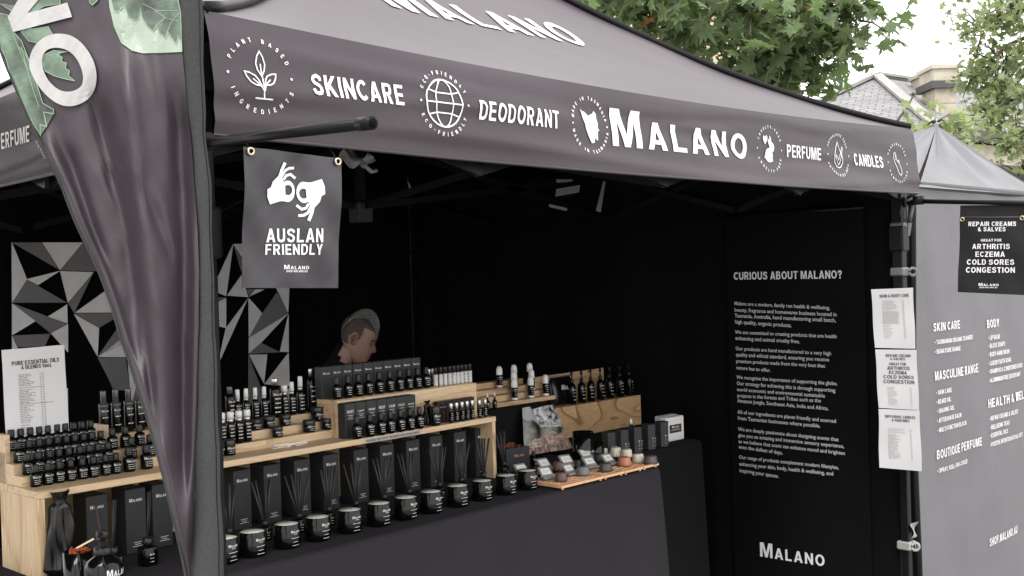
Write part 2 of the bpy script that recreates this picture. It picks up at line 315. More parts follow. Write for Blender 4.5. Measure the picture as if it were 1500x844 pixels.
G = {
 'A': (.74, [[(0, 0), (.2, 0), (.25, .2), (.29, .36), (.37, .7), (.37, 1), (.27, 1)], [(.74, 0), (.47, 1), (.37, 1), (.37, .7), (.45, .36), (.49, .2), (.54, 0)], [(.25, .2), (.49, .2), (.45, .36), (.29, .36)]]),
 'B': (.66, ST+rib([(.19, .52), (.38, .52), (.53, .45), (.565, .3), (.53, .13), (.38, .08), (.19, .08)], .16)+rib([(.19, .92), (.38, .92), (.48, .87), (.505, .76), (.47, .655), (.42, .61)], .16)),
 'C': (.68, rib(el(.37, .5, .28, .415, 42, 318), .18)),
 'D': (.67, ST+rib([(.19, .92), (.34, .92), (.5, .84), (.575, .66), (.575, .34), (.5, .16), (.34, .08), (.19, .08)], .165)),
 'E': (.61, ST+rc(.19, .84, .60, 1)+rc(.19, .42, .56, .58)+rc(.19, 0, .61, .16)),
 'F': (.57, ST+rc(.19, .84, .57, 1)+rc(.19, .42, .52, .58)),
 'G': (.71, rib(el(.37, .5, .28, .415, 42, 325), .18)+rc(.53, .2, .7, .53)+rc(.38, .39, .53, .53)),
 'H': (.69, ST+rc(.5, 0, .69, 1)+rc(.19, .42, .5, .59)), 'I': (.19, ST),
 'J': (.5, rib([(.41, 1), (.41, .3), (.36, .14), (.25, .08), (.13, .14), (.09, .3)], .18)),
 'K': (.72, ST+[[(.19, .28), (.70, 1), (.47, 1), (.19, .58)], [(.26, .379), (.50, 0), (.73, 0), (.39, .562)]]),
 'L': (.56, ST+rc(.19, 0, .56, .17)),
 'M': (.84, [[(0, 0), (.17, 0), (.17, 1), (0, 1)], [(.67, 0), (.84, 0), (.84, 1), (.67, 1)], [(.17, 1), (.17, .70), (.34, 0), (.42, 0), (.42, .32), (.26, 1)], [(.67, 1), (.58, 1), (.42, .32), (.42, 0), (.50, 0), (.67, .70)]]),
 'N': (.68, rc(0, 0, .18, 1)+rc(.5, 0, .68, 1)+[[(.18, 1), (.18, .62), (.5, 0), (.5, .38)]]),
 'O': (.76, rib(el(.38, .5, .29, .415, 0, 360, 20)[:-1], .18, True)),
 'P': (.64, ST+rib([(.19, .92), (.38, .92), (.5, .86), (.545, .70), (.5, .53), (.38, .46), (.19, .46)], .16)),
 'Q': (.76, rib(el(.38, .5, .29, .415, 0, 360, 20)[:-1], .18, True)+[[(.45, .25), (.55, .32), (.74, .02), (.60, -.04)]]),
 'R': (.68, ST+rib([(.19, .92), (.38, .92), (.51, .87), (.55, .72), (.51, .55), (.38, .48), (.19, .48)], .16)+[[(.28, .395), (.44, .0), (.66, 0), (.47, .42)]]),
 'S': (.65, rib([(.56, .70), (.52, .84), (.33, .92), (.15, .85), (.10, .72), (.18, .59), (.46, .47), (.55, .36), (.55, .24), (.48, .12), (.31, .08), (.14, .13), (.08, .29)], .17)),
 'T': (.62, rc(0, .84, .62, 1)+rc(.215, 0, .405, .84)),
 'U': (.68, rib([(.09, 1), (.09, .34), (.15, .15), (.34, .08), (.53, .15), (.59, .34), (.59, 1)], .18)),
 'V': (.68, [[(0, 1), (.24, 0), (.44, 0), (.68, 1), (.48, 1), (.34, .3), (.2, 1)]]),
 'W': (.95, [[(0, 1), (.17, 0), (.36, 0), (.475, .62), (.59, 0), (.78, 0), (.95, 1), (.77, 1), (.68, .33), (.56, 1), (.39, 1), (.27, .33), (.18, 1)]]),
 'X': (.68, [[(0, 0), (.22, 0), (.68, 1), (.46, 1)], [(0, 1), (.24, .55), (.34, .68), (.22, 1)], [(.68, 0), (.46, 0), (.34, .3), (.45, .45)]]),
 'Y': (.68, [[(0, 1), (.245, .4), (.245, 0), (.435, 0), (.435, .4), (.68, 1), (.47, 1), (.34, .63), (.21, 1)]]),
 'Z': (.6, [[(0, 0), (.6, 0), (.6, .16), (.24, .16), (.6, .85), (.6, 1), (0, 1), (0, .84), (.35, .84), (0, .15)]]),
 '&': (.72, rib([(.64, 0), (.22, .60), (.17, .78), (.27, .91), (.40, .87), (.43, .74), (.30, .60)], .15)+rib([(.24, .52), (.12, .40), (.09, .25), (.2, .09), (.36, .09), (.52, .22), (.6, .42)], .15)),
 '?': (.56, rib([(.08, .68), (.13, .86), (.29, .92), (.45, .84), (.46, .68), (.29, .5), (.28, .3)], .17)+rc(.19, 0, .38, .19)),
 '-': (.32, rc(0, .36, .32, .52)), '.': (.19, rc(0, 0, .19, .19)), "'": (.14, rc(0, .7, .14, 1)), ',': (.19, [[(0, -.15), (.1, -.12), (.19, .02), (.19, .19), (0, .19)]]),
 '*': (.3, [el(.15, .5, .17, .17, 0, 360, 10)[:-1]]),
 '1': (.4, [[(.17, 0), (.36, 0), (.36, 1), (.22, 1), (0, .83), (0, .67), (.17, .76)]]),
 '5': (.6, rib([(.54, .92), (.16, .92), (.13, .52), (.30, .60), (.47, .53), (.53, .34), (.46, .13), (.28, .08), (.12, .13), (.08, .28)], .16)),
 'm': (.86, rc(0, 0, .17, .72)+rib([(.17, .56), (.25, .64), (.34, .6), (.37, .5), (.43, .5)][:4]+[(.38, 0)], .14)+rib([(.46, .56), (.56, .64), (.66, .6), (.7, .5), (.71, 0)], .14)),
}
def gtext(s, h=1, wx=1, tr=.14, align='c', logo=False):
    """2-D polygons of a line of text; logo = a tall first capital before small capitals"""
    polys = []; x = 0
    for i, ch in enumerate(s):
        if ch == ' ': x += .30*wx; continue
        wd, gl = G[ch]; k = (1.0 if i == 0 else .76) if logo else 1
        for p in gl: polys.append([(x+a*wx*k, b*k) for a, b in p])
        x += wd*wx*k+tr*wx
    x -= tr*wx; o = {'c': -x/2, 'l': 0, 'r': -x}[align]
    return [[((a+o)*h, b*h) for a, b in p] for p in polys], x*h
def shift(polys, dx, dy, rot=0):
    c, s = math.cos(rot), math.sin(rot)
    return [[(a*c-b*s+dx, a*s+b*c+dy) for a, b in p] for p in polys]
def ring_text(s, r, h, mid, bottom=False, span=135, wx=1):
    wds = [G[c][0]*wx*h if c != ' ' else h*.45 for c in s]; gap = (math.radians(span)*r-sum(wds))/(len(s)-1)
    a = math.radians(span)/2; out = []
    for c, d in zip(s, wds):
        th = a-d/2/r; a -= (d+gap)/r
        if c == ' ': continue
        gl, _ = gtext(c, h, wx)
        out += shift(shift(gl, 0, -r-h/2), 0, 0, mid+PI/2-th) if bottom else shift(shift(gl, 0, r-h/2), 0, 0, mid-PI/2+th)
    return out
def stroke(pts, t, closed=False): return rib(pts, t, closed)
def drape(name, polys, fn, mats, parent, maxlen=None, mi=None, label=None, stuff=True):
    """lays flat polygons on a surface given by fn(x, y)"""
    bm = bmesh.new()
    for k, p in enumerate(polys):
        vs = [bm.verts.new((a, b, 0)) for a, b in p]
        try: f = bm.faces.new(vs)
        except ValueError: continue
        if mi: f.material_index = mi[k]
    if maxlen:
        bmesh.ops.triangulate(bm, faces=bm.faces[:])
        for _ in range(6):
            es = [e for e in bm.edges if e.calc_length() > maxlen]
            if not es: break
            bmesh.ops.subdivide_edges(bm, edges=es, cuts=1); bmesh.ops.triangulate(bm, faces=bm.faces[:])
    for v in bm.verts: v.co = fn(v.co.x, v.co.y)
    me = bpy.data.meshes.new(name); bm.to_mesh(me); bm.free()
    for m in (mats if isinstance(mats, (list, tuple)) else [mats]): me.materials.append(m)
    return link(name, me, parent, label=label)
def frame_fn(O, X, Y, off=0):
    O, X, Y = Vector(O), Vector(X), Vector(Y); N = X.cross(Y).normalized()
    return lambda a, b: O+X*a+Y*b+N*off
_tc = {}
def bftext(s, size):                             # lower-case body copy from the built-in typeface
    k = (s, size)
    if k in _tc: return _tc[k]
    c = bpy.data.curves.new('t', 'FONT'); c.body = s; c.offset = .012; c.size = size; c.resolution_u = 2
    o = bpy.data.objects.new('t', c); me = bpy.data.meshes.new_from_object(o)
    r = [[(me.vertices[i].co.x, me.vertices[i].co.y) for i in p.vertices] for p in me.polygons]
    bpy.data.objects.remove(o); _tc[k] = r; return r
def noise2(x, y, s=0):
    return (math.sin(x*1.7+s)*math.cos(y*2.3-s*1.3)+math.sin(x*3.9-y*2.1+s*2)*.5+math.sin(x*7.3+y*6.1+s*3)*.25)/1.75
def sstep(a, b, x): t = min(1, max(0, (x-a)/(b-a))); return t*t*(3-2*t)

# ================================================================= SETTING: ground, buildings, trees
g = MB(); g.add([(-300, -300, 0), (400, -300, 0), (400, 400, 0), (-300, 400, 0)], [(0, 1, 2, 3)])
gr = part('ground', g, M['paving'], None); gr['kind'] = 'structure'

def uvquad(name, quads, m, parent, label=None, extra=None, thick=0):
    """planar faces with metre-scaled uv (u along the level direction, v up the slope)"""
    me = bpy.data.meshes.new(name); vs, fs = [], []
    for q in quads: fs.append(tuple(range(len(vs), len(vs)+len(q)))); vs += [tuple(p) for p in q]
    me.from_pydata(vs, [], fs); uvl = me.uv_layers.new(name='UVMap')
    for p in me.polygons:
        n = p.normal.copy()
        h = Vector((0, 0, 1)).cross(n); h = h.normalized() if h.length > 1e-4 else Vector((1, 0, 0)); s = n.cross(h)
        for li in p.loop_indices:
            c = me.vertices[me.loops[li].vertex_index].co; uvl.data[li].uv = (c.dot(h), c.dot(s))
    me.materials.append(m); return link(name, me, parent, label=label)
def uvbox(name, x0, y0, z0, x1, y1, z1, m, parent, label=None):
    a = [(x0, y0), (x1, y0), (x1, y1), (x0, y1)]
    q = [[(*a[i], z0), (*a[(i+1) % 4], z0), (*a[(i+1) % 4], z1), (*a[i], z1)] for i in range(4)]
    q += [[(*p, z1) for p in a], [(*p, z0) for p in a[::-1]]]
    return uvquad(name, q, m, parent, label)

# slate-roofed sandstone house beyond the stalls
H = at_d(1283, 112, 25); Cn = at_d(1374, 190, 20.5); Rg = at_d(1368, 128, 26.4)
eaz = Cn.z
Lf = at_d(1070, 207, 22); Lf.z = eaz
rd = (Rg-H); rd.z = 0; rd.normalize()
Cn2 = Cn+rd*14; Rg2 = H+rd*9
ed = (Lf-Cn); ed.z = 0; edn = ed.normalized()
house = thing('stone_house', 'sandstone house with a grey slate hipped roof and stone chimneys behind the market tents', 'house', (H.x, H.y, 0))
inv = Vector((-H.x, -H.y, 0))
sh = lambda *p: [Vector(q)+inv for q in p]
uvquad('roof_slope', [sh(Lf, Cn, H)], M['slate'], house)
uvquad('roof_slope', [sh(Cn, Cn2, Rg2, H)], M['slate'], house)
back = Lf+rd*14
uvquad('roof_slope', [sh(Lf, H, Rg2, back)], M['slate'], house)
uvquad('roof_slope', [sh(Cn2, back, Rg2)], M['slate'], house)
k = MB()
for a, b in ((H, Cn), (H, Lf), (H, Rg2)):
    up = Vector((0, 0, .06)); k.bar(a+inv+up, b+inv+up, .22, .06)
part('ridge_flashing', k, M['lead'], house)
gq = MB(); dn = Vector((0, 0, -.10)); o_ = edn*-.15
gq.bar(Cn+inv+dn-edn*.3-rd*.3, Cn2+inv+dn-edn*.3, .22, .2); gq.bar(Cn+inv+dn-rd*.3-edn*.3, Lf+inv+dn-rd*.3, .22, .2); part('gutter', gq, M['gutter'], house)
gq = MB(); d2 = Vector((0, 0, -.42)); gq.bar(Cn+inv+d2-rd*.1, Cn2+inv+d2, .34, .36); gq.bar(Cn+inv+d2-rd*.1, Lf+inv+d2, .34, .36); part('cornice', gq, M['trimstone'], house)
wl = lambda a, b: [sh((a.x, a.y, 0), (b.x, b.y, 0), (b.x, b.y, eaz-.25), (a.x, a.y, eaz-.25))][0]
ins = (Lf+Cn2)/2
sk = lambda p: p+(ins-p).normalized()*.35
uvquad('wall', [wl(sk(Cn), sk(Cn2))], M['stone'], house); uvquad('wall', [wl(sk(Lf), sk(Cn))], M['stone'], house)
uvquad('wall', [wl(sk(back), sk(Lf))], M['stone'], house); uvquad('wall', [wl(sk(Cn2), sk(back))], M['stone'], house)
for i in range(4):                               # sash windows under the eaves
    c = sk(Cn)+rd*(2.2+3*i); m_ = MB(); n_ = -(Vector((-rd.y, rd.x, 0))); n_ = n_ if n_.dot(EYE-c) > 0 else -n_
    q = [c-rd*.5, c+rd*.5]
    wf = MB(); wf.bar((*(q[0]+n_*.02).xy, eaz-2.2), (*(q[0]+n_*.02).xy, eaz-.9), .09, .12); wf.bar((*(q[1]+n_*.02).xy, eaz-2.2), (*(q[1]+n_*.02).xy, eaz-.9), .09, .12)
    wf.bar((*(q[0]+n_*.02).xy, eaz-.9), (*(q[1]+n_*.02).xy, eaz-.9), .12, .09); wf.bar((*(q[0]+n_*.05).xy, eaz-2.2), (*(q[1]+n_*.05).xy, eaz-2.2), .2, .1)
    for v in wf.v: v += inv
    wo = part('window', wf, M['trimstone'], house)
    pn = MB(); p0, p1 = q[0]+n_*.01+inv, q[1]+n_*.01+inv
    pn.add([(p0.x, p0.y, eaz-2.2), (p1.x, p1.y, eaz-2.2), (p1.x, p1.y, eaz-.9), (p0.x, p0.y, eaz-.9)], [(0, 1, 2, 3)]); part('pane', pn, M['glass'], wo)
def chimney(u0, u1, vtop, vbot, dist, dep, nm='chimney'):
    a, b = at_d(u0, vtop, dist), at_d(u1, vtop, dist); wd = (b-a).length; top = a.z; base = eaz+.2
    c = (a+b)/2; X = Vector((b.x-a.x, b.y-a.y, 0)).normalized(); Y = Vector((-X.y, X.x, 0))
    if Y.dot(c) < 0: Y = -Y
    def bx(z0, z1, gr_):
        q = [c-X*(wd/2+gr_)-Y*gr_, c+X*(wd/2+gr_)-Y*gr_, c+X*(wd/2+gr_)+Y*(dep+gr_), c-X*(wd/2+gr_)+Y*(dep+gr_)]
        f = [[(*q[i].xy, z0), (*q[(i+1) % 4].xy, z0), (*q[(i+1) % 4].xy, z1), (*q[i].xy, z1)] for i in range(4)]+[[(*p.xy, z1) for p in q], [(*p.xy, z0) for p in q[::-1]]]
        return [[Vector(p)+inv for p in ff] for ff in f]
    h = top-base
    ch = uvquad(nm, bx(base-1.5, top-.42, 0), M['stone'], house)
    uvquad('band_course', bx(top-.42, top-.27, .10), M['gutter'], ch); uvquad('capstone', bx(top-.27, top-.02, .04), M['trimstone'], ch)
    uvquad('band_course', bx(top-.02, top+.06, .09), M['trimstone'], ch)
chimney(1369, 1399, 100, 165, 22.5, .7); chimney(1350, 1369, 112, 130, 24.5, .5)

# warm sandstone block behind the left tree
bx0 = at_d(790, 60, 34); bx1 = at_d(1172, 60, 34)
blk = thing('sandstone_building', 'tall warm sandstone building glimpsed through the leaves of the left tree', 'building', (bx0.x, bx0.y, 0))
iv = Vector((-bx0.x, -bx0.y, 0)); X = (bx1-bx0); X.z = 0; X.normalize(); Yb = Vector((-X.y, X.x, 0)); Yb = Yb if Yb.dot(bx0) > 0 else -Yb
Wd = (bx1-bx0).xy.length; zb_ = 15
def wallq(z0, z1, g_=0):
    q = [bx0+iv-X*g_-Yb*g_, bx0+iv+X*(Wd+g_)-Yb*g_, bx0+iv+X*(Wd+g_)+Yb*8, bx0+iv-X*g_+Yb*8]
    return [[(*q[i].xy, z0), (*q[(i+1) % 4].xy, z0), (*q[(i+1) % 4].xy, z1), (*q[i].xy, z1)] for i in range(4)]+[[(*p.xy, z1) for p in q], [(*p.xy, z0) for p in q[::-1]]]
uvquad('wall', wallq(0, zb_), M['sand2'], blk); uvquad('cornice', wallq(zb_, zb_+.4, .35), M['trimstone'], blk); uvquad('string_course', wallq(7.9, 8.15, .15), M['trimstone'], blk)
for zz in (2.2, 5.6, 9.2):
    for i in range(3):
        c = bx0+iv+X*(Wd*(i+.7)/3.4)-Yb*.01
        wf = MB(); s0, s1 = c-X*.55, c+X*.55; wf.bar((*s0.xy, zz), (*s0.xy, zz+1.8), .12, .14); wf.bar((*s1.xy, zz), (*s1.xy, zz+1.8), .12, .14); wf.bar((*s0.xy, zz+1.8), (*s1.xy, zz+1.8), .14, .12); wf.bar((*s0.xy, zz), (*s1.xy, zz), .2, .12)
        wo = part('window', wf, M['trimstone'], blk); pn = MB(); f0, f1 = s0-Yb*.02, s1-Yb*.02
        pn.add([(*f0.xy, zz), (*f1.xy, zz), (*f1.xy, zz+1.8), (*f0.xy, zz+1.8)], [(0, 1, 2, 3)]); part('pane', pn, M['glass'], wo)

# ---- plane trees
LEAF = []
for vv in range(3):
    rnd = random.Random(vv)
    tips = [(0, 1.0), (38, .62), (62, .92), (100, .55), (122, .66), (158, .30)]
    pts = []
    full = [(-a, r) for a, r in tips[::-1] if a] + tips
    for i, (a, r) in enumerate(full):
        rr = r*(1+rnd.uniform(-.08, .08))
        if i:
            pa, pr = full[i-1]; pts.append(((pa+a)/2, .42 if min(pr, r) > .4 else .3))
        if r > .6:
            pts += [(a-9, rr*.72), (a, rr), (a+9, rr*.72)]
        else: pts.append((a, rr))
    v = [(0, 0, 0)]; 
    for a, r in pts:
        t = math.radians(a); x = math.sin(t)*r*.55; y = math.cos(t)*r*.55; v.append((x, y, -.22*abs(x)-.25*y*y+rnd.uniform(-.02, .02)))
    v.append((0, -.16, .0)); n = len(v)
    f = [(0, i+1, i) for i in range(1, n-1)]+[(0, 1, n-1)]
    LEAF.append((v, f))
def leaf_mesh(i, m):
    v, f = LEAF[i]; return mesh('leaf', v, f, m, smooth=False)
def rand_rot(rnd, up=.0):
    z = Vector((rnd.gauss(0, 1), rnd.gauss(0, 1), rnd.gauss(0, 1)+up)).normalized(); q = z.to_track_quat('Z', 'Y').to_matrix()
    return q @ Matrix.Rotation(rnd.uniform(0, 2*PI), 3, 'Z')
def tree(label, base, clusters, size, nleaf, limbs, m, seed, solo=300, trunk_r=.28, flatness=.8):
    """clusters: (centre, radius, weight); leaves hang in sprays round twigs, the nearest are single objects"""
    rnd = random.Random(seed); b = Vector(base); t = thing('plane_tree', label, 'tree', b)
    fork = limbs[0]
    tk = MB(); tk.tube([(0, 0, -.1), (fork-b)*.35+Vector((.1, .05, 0)), (fork-b)*.7+Vector((-.08, .1, 0)), fork-b], [trunk_r, trunk_r*.85, trunk_r*.72, trunk_r*.6], 12); part('trunk', tk, M['bark'], t)
    twigs = MB(); leaves = []
    for c, r, wgt in clusters:
        c = Vector(c); a = fork; mid = (a+c)/2+Vector((rnd.uniform(-.3, .3), rnd.uniform(-.3, .3), .5))*min(1, trunk_r*3.4)
        br = MB(); br.tube([a-b, (a+mid)/2-b, mid-b, (mid+c)/2-b+Vector((0, 0, .1)), c-b], [trunk_r*.30, trunk_r*.24, trunk_r*.17, trunk_r*.11, trunk_r*.06], 7); part('branch', br, M['bark'], t)
        ns = max(3, int(wgt*nleaf/9))
        for _ in range(ns):
            d = Vector((rnd.gauss(0, 1), rnd.gauss(0, 1), rnd.gauss(0, flatness))).normalized()*r*rnd.uniform(.25, 1)
            e = c+d; s0 = c+d*.25
            twigs.tube([s0-b, (s0+e)/2-b+Vector((0, 0, .08*r)), e-b], [.012, .008, .004], 4)
            for k in range(9):
                p = s0.lerp(e, rnd.uniform(.3, 1.05))+Vector((rnd.gauss(0, 1), rnd.gauss(0, 1), rnd.gauss(0, .8)))*size*.75
                leaves.append((p, rand_rot(rnd, .9), size*rnd.uniform(.65, 1.35)))
    part('twigs', twigs, M['bark'], t)['kind'] = 'stuff'
    leaves = [l for l in leaves]
    def key(l):
        u, v, d = proj(l[0]); inn = -20 < u < 1520 and -20 < v < 400
        return (0 if inn else 1, (l[0]-EYE).length)
    leaves.sort(key=key)
    mats_ = [leaf_mesh(i, m) for i in range(3)]
    for p, q, s in leaves[:solo]:
        o = link('leaf', mats_[rnd.randrange(3)], t); o.matrix_basis = Matrix.Translation(p-b) @ (q.to_4x4()) @ Matrix.Scale(s, 4)
    rest = MB()
    for p, q, s in leaves[solo:]:
        v, f = LEAF[rnd.randrange(3)]; rest.add([p-b+q @ (Vector(x)*s) for x in v], f)
    if rest.v: part('crown', rest, m, t)['kind'] = 'stuff'
    return t
D1 = 9.0
cl = []
for u, v, d, r, wg in [(900, 5, 8.6, .45, 1), (960, 40, 9.2, .5, 1.1), (1010, -10, 9, .6, 1.3), (1040, 60, 9.4, .5, 1.2), (1100, 20, 8.8, .55, 1.4), (1120, 90, 9.6, .42, 1.1),
                       (1180, 40, 9.2, .5, 1.3), (1165, 88, 9.5, .30, 1.0), (1212, 62, 9.3, .24, .8), (1245, 25, 9.0, .34, .7), (1150, -60, 9.4, .6, 1.2), (950, -70, 9, .7, 1.2), (1060, -90, 9.4, .7, 1), (1235, -30, 9.3, .45, .8), (850, -30, 9.4, .5, .8), (1132, 116, 9.6, .18, .5)]:
    cl.append((at_d(u, v, d), r, wg))
fk = at_d(1010, -120, 10.5)
tree('plane tree with large pale green leaves hanging over the dark tent roof', (fk.x+.6, fk.y+.6, 0), cl, .22, 95, [fk], M['leaf'], 3, 300)
cl = []
for u, v, d, r, wg in [(1440, 40, 13.5, .5, 1), (1490, 20, 13, .6, 1.2), (1470, 90, 13.5, .55, 1.2), (1425, 110, 14, .33, .8), (1500, 140, 13.2, .5, 1.2), (1450, 165, 13.6, .42, 1.1), (1490, 205, 13, .38, 1.1), (1415, -20, 13.6, .3, .6), (1495, 255, 13.2, .30, .9), (1550, 100, 13.5, .9, 1.5), (1560, 0, 14, 1, 1.5), (1480, -60, 14, .8, 1.2), (1455, 128, 14, .4, .9), (1550, 230, 13.5, .6, 1)]:
    cl.append((at_d(u, v, d), r, wg))
fk = at_d(1640, 60, 14.5)
tree('small-leaved green tree standing in front of the stone chimney on the right', (fk.x+.4, fk.y+.4, 0), cl, .125, 200, [fk], M['leafb'], 5, 300, .22)
cl = [(at_d(1342, 205, 7.4), .16, .6), (at_d(1372, 178, 7.6), .17, .7), (at_d(1395, 205, 7.6), .13, .5), (at_d(1352, 232, 7.3), .10, .35), (at_d(1410, 190, 8), .14, .4)]
fk = at_d(1420, 250, 8.2)
tree('slender young tree whose leafy sprig rises between the dark tent corner and the grey tent', (fk.x, fk.y, 0), cl, .12, 60, [fk], M['leafb'], 9, 120, .05)

# ================================================================= THE DARK MARKET TENT
X0, X1, Y0, Y1, ZT, ZB = 1.07, 4.07, 1.88, 4.88, 2.165, 1.92
tent = thing('market_tent', 'black pop-up market tent with printed valance, open front and black walls', 'tent', (X0, Y0, 0))
TO = Vector((-X0, -Y0, 0))
def hipz(s): return ZT+.50*s+.62*s*s-.10*s**4
def roofpt(side, t, s):                         # t along the eave 0..1, s eave -> apex
    z = hipz(s)+.005-(.030*4*t*(1-t)*(1-s)**3); e = 1.5*s; k = e+(3-2*e)*t
    k = e+t*(3-2*e)
    z -= .05*4*t*(1-t)*s*(1-s)                      # cloth sags between the hips
    z += .014*noise2(k*2.2, s*6, side)*s*(1-s)*2
    return [Vector((X0+k, Y0+e, z)), Vector((X1-e, Y0+k, z)), Vector((X1-k, Y1-e, z)), Vector((X0+e, Y1-k, z))][side]
for side in range(4):
    g = MB(); g.grid(lambda a, b: roofpt(side, a, b)+TO, 48, 24); part('roof_panel', g, M['canopy'], tent)
g = MB()
for sx, sy, ax, ay in ((1, 1, X0, Y0), (-1, 1, X1, Y0), (-1, -1, X1, Y1), (1, -1, X0, Y1)):
    g.tube([Vector((ax+sx*1.5*s, ay+sy*1.5*s, hipz(s)+.012))+TO for s in [i/16 for i in range(17)]], .014, 6)
part('hip_seam', g, M['steel'], tent)
def valpt(side, k, h, off=0):                   # k metres along, h 0 (hem) .. 1 (top)
    t = k/3.0; sag = 4*t*(1-t); z = (ZB+(1-t)*.012-.012*sag)*(1-h)+(roofpt(side, t, 0).z+.002)*h
    wr = .009*noise2(k*1.6+h*1.2, h*1.5-k*1.1, side*3)+.012*math.sin(h*PI)*math.sin(k*1.9+1)
    q_ = h-.35-.25*math.sin(k*1.3+side); wr += .006*math.exp(-(q_/.07)**2)*math.sin(k*2.1+.5)+.004*math.exp(-((h-.12-.1*math.sin(k*2.4))/.05)**2)+.005*math.exp(-((h-.8+.12*math.sin(k*1.7))/.06)**2)*math.sin(k*3)
    wr += .010*(1-h)**3
    o = max(.014+wr, .004)*(1-h**8)+.0012+off
    return [Vector((X0+k, Y0-o, z)), Vector((X1+o, Y0+k, z)), Vector((X1-k, Y1+o, z)), Vector((X0-o, Y1-k, z))][side]
VAL = []
for side in range(4):
    g = MB(); g.grid(lambda a, b: valpt(side, a*3, b)+TO, 200, 20)
    vo = part('valance', g, M['canopy'], tent); VAL.append(vo)
    g = MB(); g.tube([valpt(side, i*.1, .0)+TO for i in range(31)], .004, 5); part('hem', g, M['canopy'], vo)
VH = ZT-ZB
# valance graphics, measured on the front: position along k (m), height above hem (0..1)
def emblem(kind, r=.5):
    """2-D polygons in a unit ring of radius .5"""
    P = []
    if kind == 'plant':
        leaf = lambda L, W: [(0, 0), (W*.75, L*.25), (W, L*.5), (W*.62, L*.8), (0, L), (-W*.62, L*.8), (-W, L*.5), (-W*.75, L*.25)]
        for ang, ox, oy, L, W in ((0, .02, -.05, .42, .085), (52, -.01, -.22, .36, .075), (-48, .06, -.20, .32, .075)):
            q = shift([leaf(L, W)], 0, 0, math.radians(ang)); P += stroke([(a+ox, b+oy) for a, b in q[0]], .024, True)
            d = Vector((-math.sin(math.radians(ang)), math.cos(math.radians(ang)))); P += stroke([(ox, oy), (ox+d.x*L*.5, oy+d.y*L*.5)], .022)
        P += stroke([(.03, -.42), (.03, -.05)], .024)+stroke([(.03, -.31), (-.02, -.22)], .024)+stroke([(.03, -.31), (.07, -.20)], .024)+stroke([(-.14, -.43), (.19, -.43)], .026)
        P = shift(P, -.0, .04)
    if kind == 'globe':
        P += stroke(el(0, 0, .36, .36, 0, 360, 28)[:-1], .026, True)+stroke(el(0, 0, .17, .36, 0, 360, 24)[:-1], .022, True)+stroke([(-.35, 0), (.35, 0)], .022)
        for s in (1, -1): P += stroke([(-.31, .19*s), (-.15, .15*s), (.15, .15*s), (.31, .19*s)], .022)
    if kind == 'tas':
        P += [[(-.24, .26), (-.16, .33)][:0] or [(-.27, .34), (-.20, .28), (-.15, .29), (-.02, .20), (.08, .25), (.12, .25), (.20, .33), (.27, .27), (.25, .16), (.28, .05), (.26, -.05), (.31, -.10), (.25, -.12), (.24, -.33), (.17, -.30), (.15, -.25), (.12, -.38), (.02, -.40), (-.08, -.25), (-.16, -.08), (-.17, .0), (-.24, .15)]]
    if kind == 'rabbit':
        P += [el(-.04, -.17, .19, .20, 0, 360, 18)[:-1], [(.08, -.05), (.02, .02), (-.05, .05), (-.02, .12)][:0] or [(.04, -.10), (.19, -.06), (.24, .05), (.19, .16), (.10, .20), (.06, .33), (.01, .38), (.00, .22), (-.07, .30), (-.08, .20), (-.01, .08), (.0, .0)],
              [(-.12, -.33), (.14, -.34), (.16, -.28), (-.05, -.26)], el(-.21, -.22, .06, .06, 0, 360, 10)[:-1]]
        P += [[(-.22, .12), (-.11, .25), (-.10, .34), (-.16, .38), (-.22, .32), (-.29, .37), (-.33, .30), (-.31, .22)]]
    if kind == 'drop':
        P += stroke([(0, .38), (.12, .16), (.22, -.06), (.22, -.2), (.12, -.33), (0, -.37), (-.12, -.33), (-.22, -.2), (-.22, -.06), (-.12, .16)], .026, True)
        P += stroke([(-.16, -.05), (-.02, -.27), (.02, -.27), (.30, .22), (.26, .26), (.0, -.14), (-.12, .0)], .024, True)
    if kind == 'hand':
        P += stroke([(-.20, .30), (-.14, .34), (-.08, .30), (-.04, .10), (.04, .0), (.04, .10), (.10, .08), (.12, -.06), (.20, -.2), (.21, -.34), (.12, -.40), (.02, -.34), (-.08, -.16), (-.18, .0), (-.22, .16)], .026, True)+stroke([(-.12, .26), (-.10, .1)], .02)
    return P
RINGS = dict(plant=('PLANT BASED', 'INGREDIENTS'), globe=('ECO-FRIENDLY', 'ECO-FRIENDLY'), tas=('MADE IN TASMANIA', 'MADE IN TASMANIA'), rabbit=('CRUELTY-FREE', 'CRUELTY-FREE'), drop=('PHTHALATES FREE', 'PHTHALATES FREE'), hand=('HANDCRAFTED', 'HANDCRAFTED'))
ITEMS = []
for u, v, kind, hh in [(377, 112, 'plant', 26.8), (646, 152, 'globe', 0), (866, 183, 'tas', 0), (1132.5, 218, 'rabbit', 0), (1231.5, 227, 'drop', 0), (1314, 239, 'hand', 0)]:
    p = at(u, v, 'y', Y0-.02); ITEMS.append(('e', kind, p.x-X0, p.z))
for u, v, wrd, hpx in [(521, 133, 'SKINCARE', 31), (760, 169, 'DEODORANT', 27), (1183, 223, 'PERFUME', 18), (1274, 235.5, 'CANDLES', 17.5)]:
    p = at(u, v, 'y', Y0-.02); ITEMS.append(('w', wrd, p.x-X0, p.z, hpx*mpx(p)))
p = at(1006, 198, 'y', Y0-.02); ITEMS.append(('l', 'MALANO', p.x-X0, p.z, 52*mpx(p)))
pl0, pl1 = at(907, 200, 'y', Y0-.02).x, at(1105, 210, 'y', Y0-.02).x
EMS = {'plant': .118, 'globe': .150, 'tas': .119, 'rabbit': .115, 'drop': .120, 'hand': .114}
def spans(ua, ub): return at(ub, 200, 'y', Y0-.02).x-at(ua, 200, 'y', Y0-.02).x
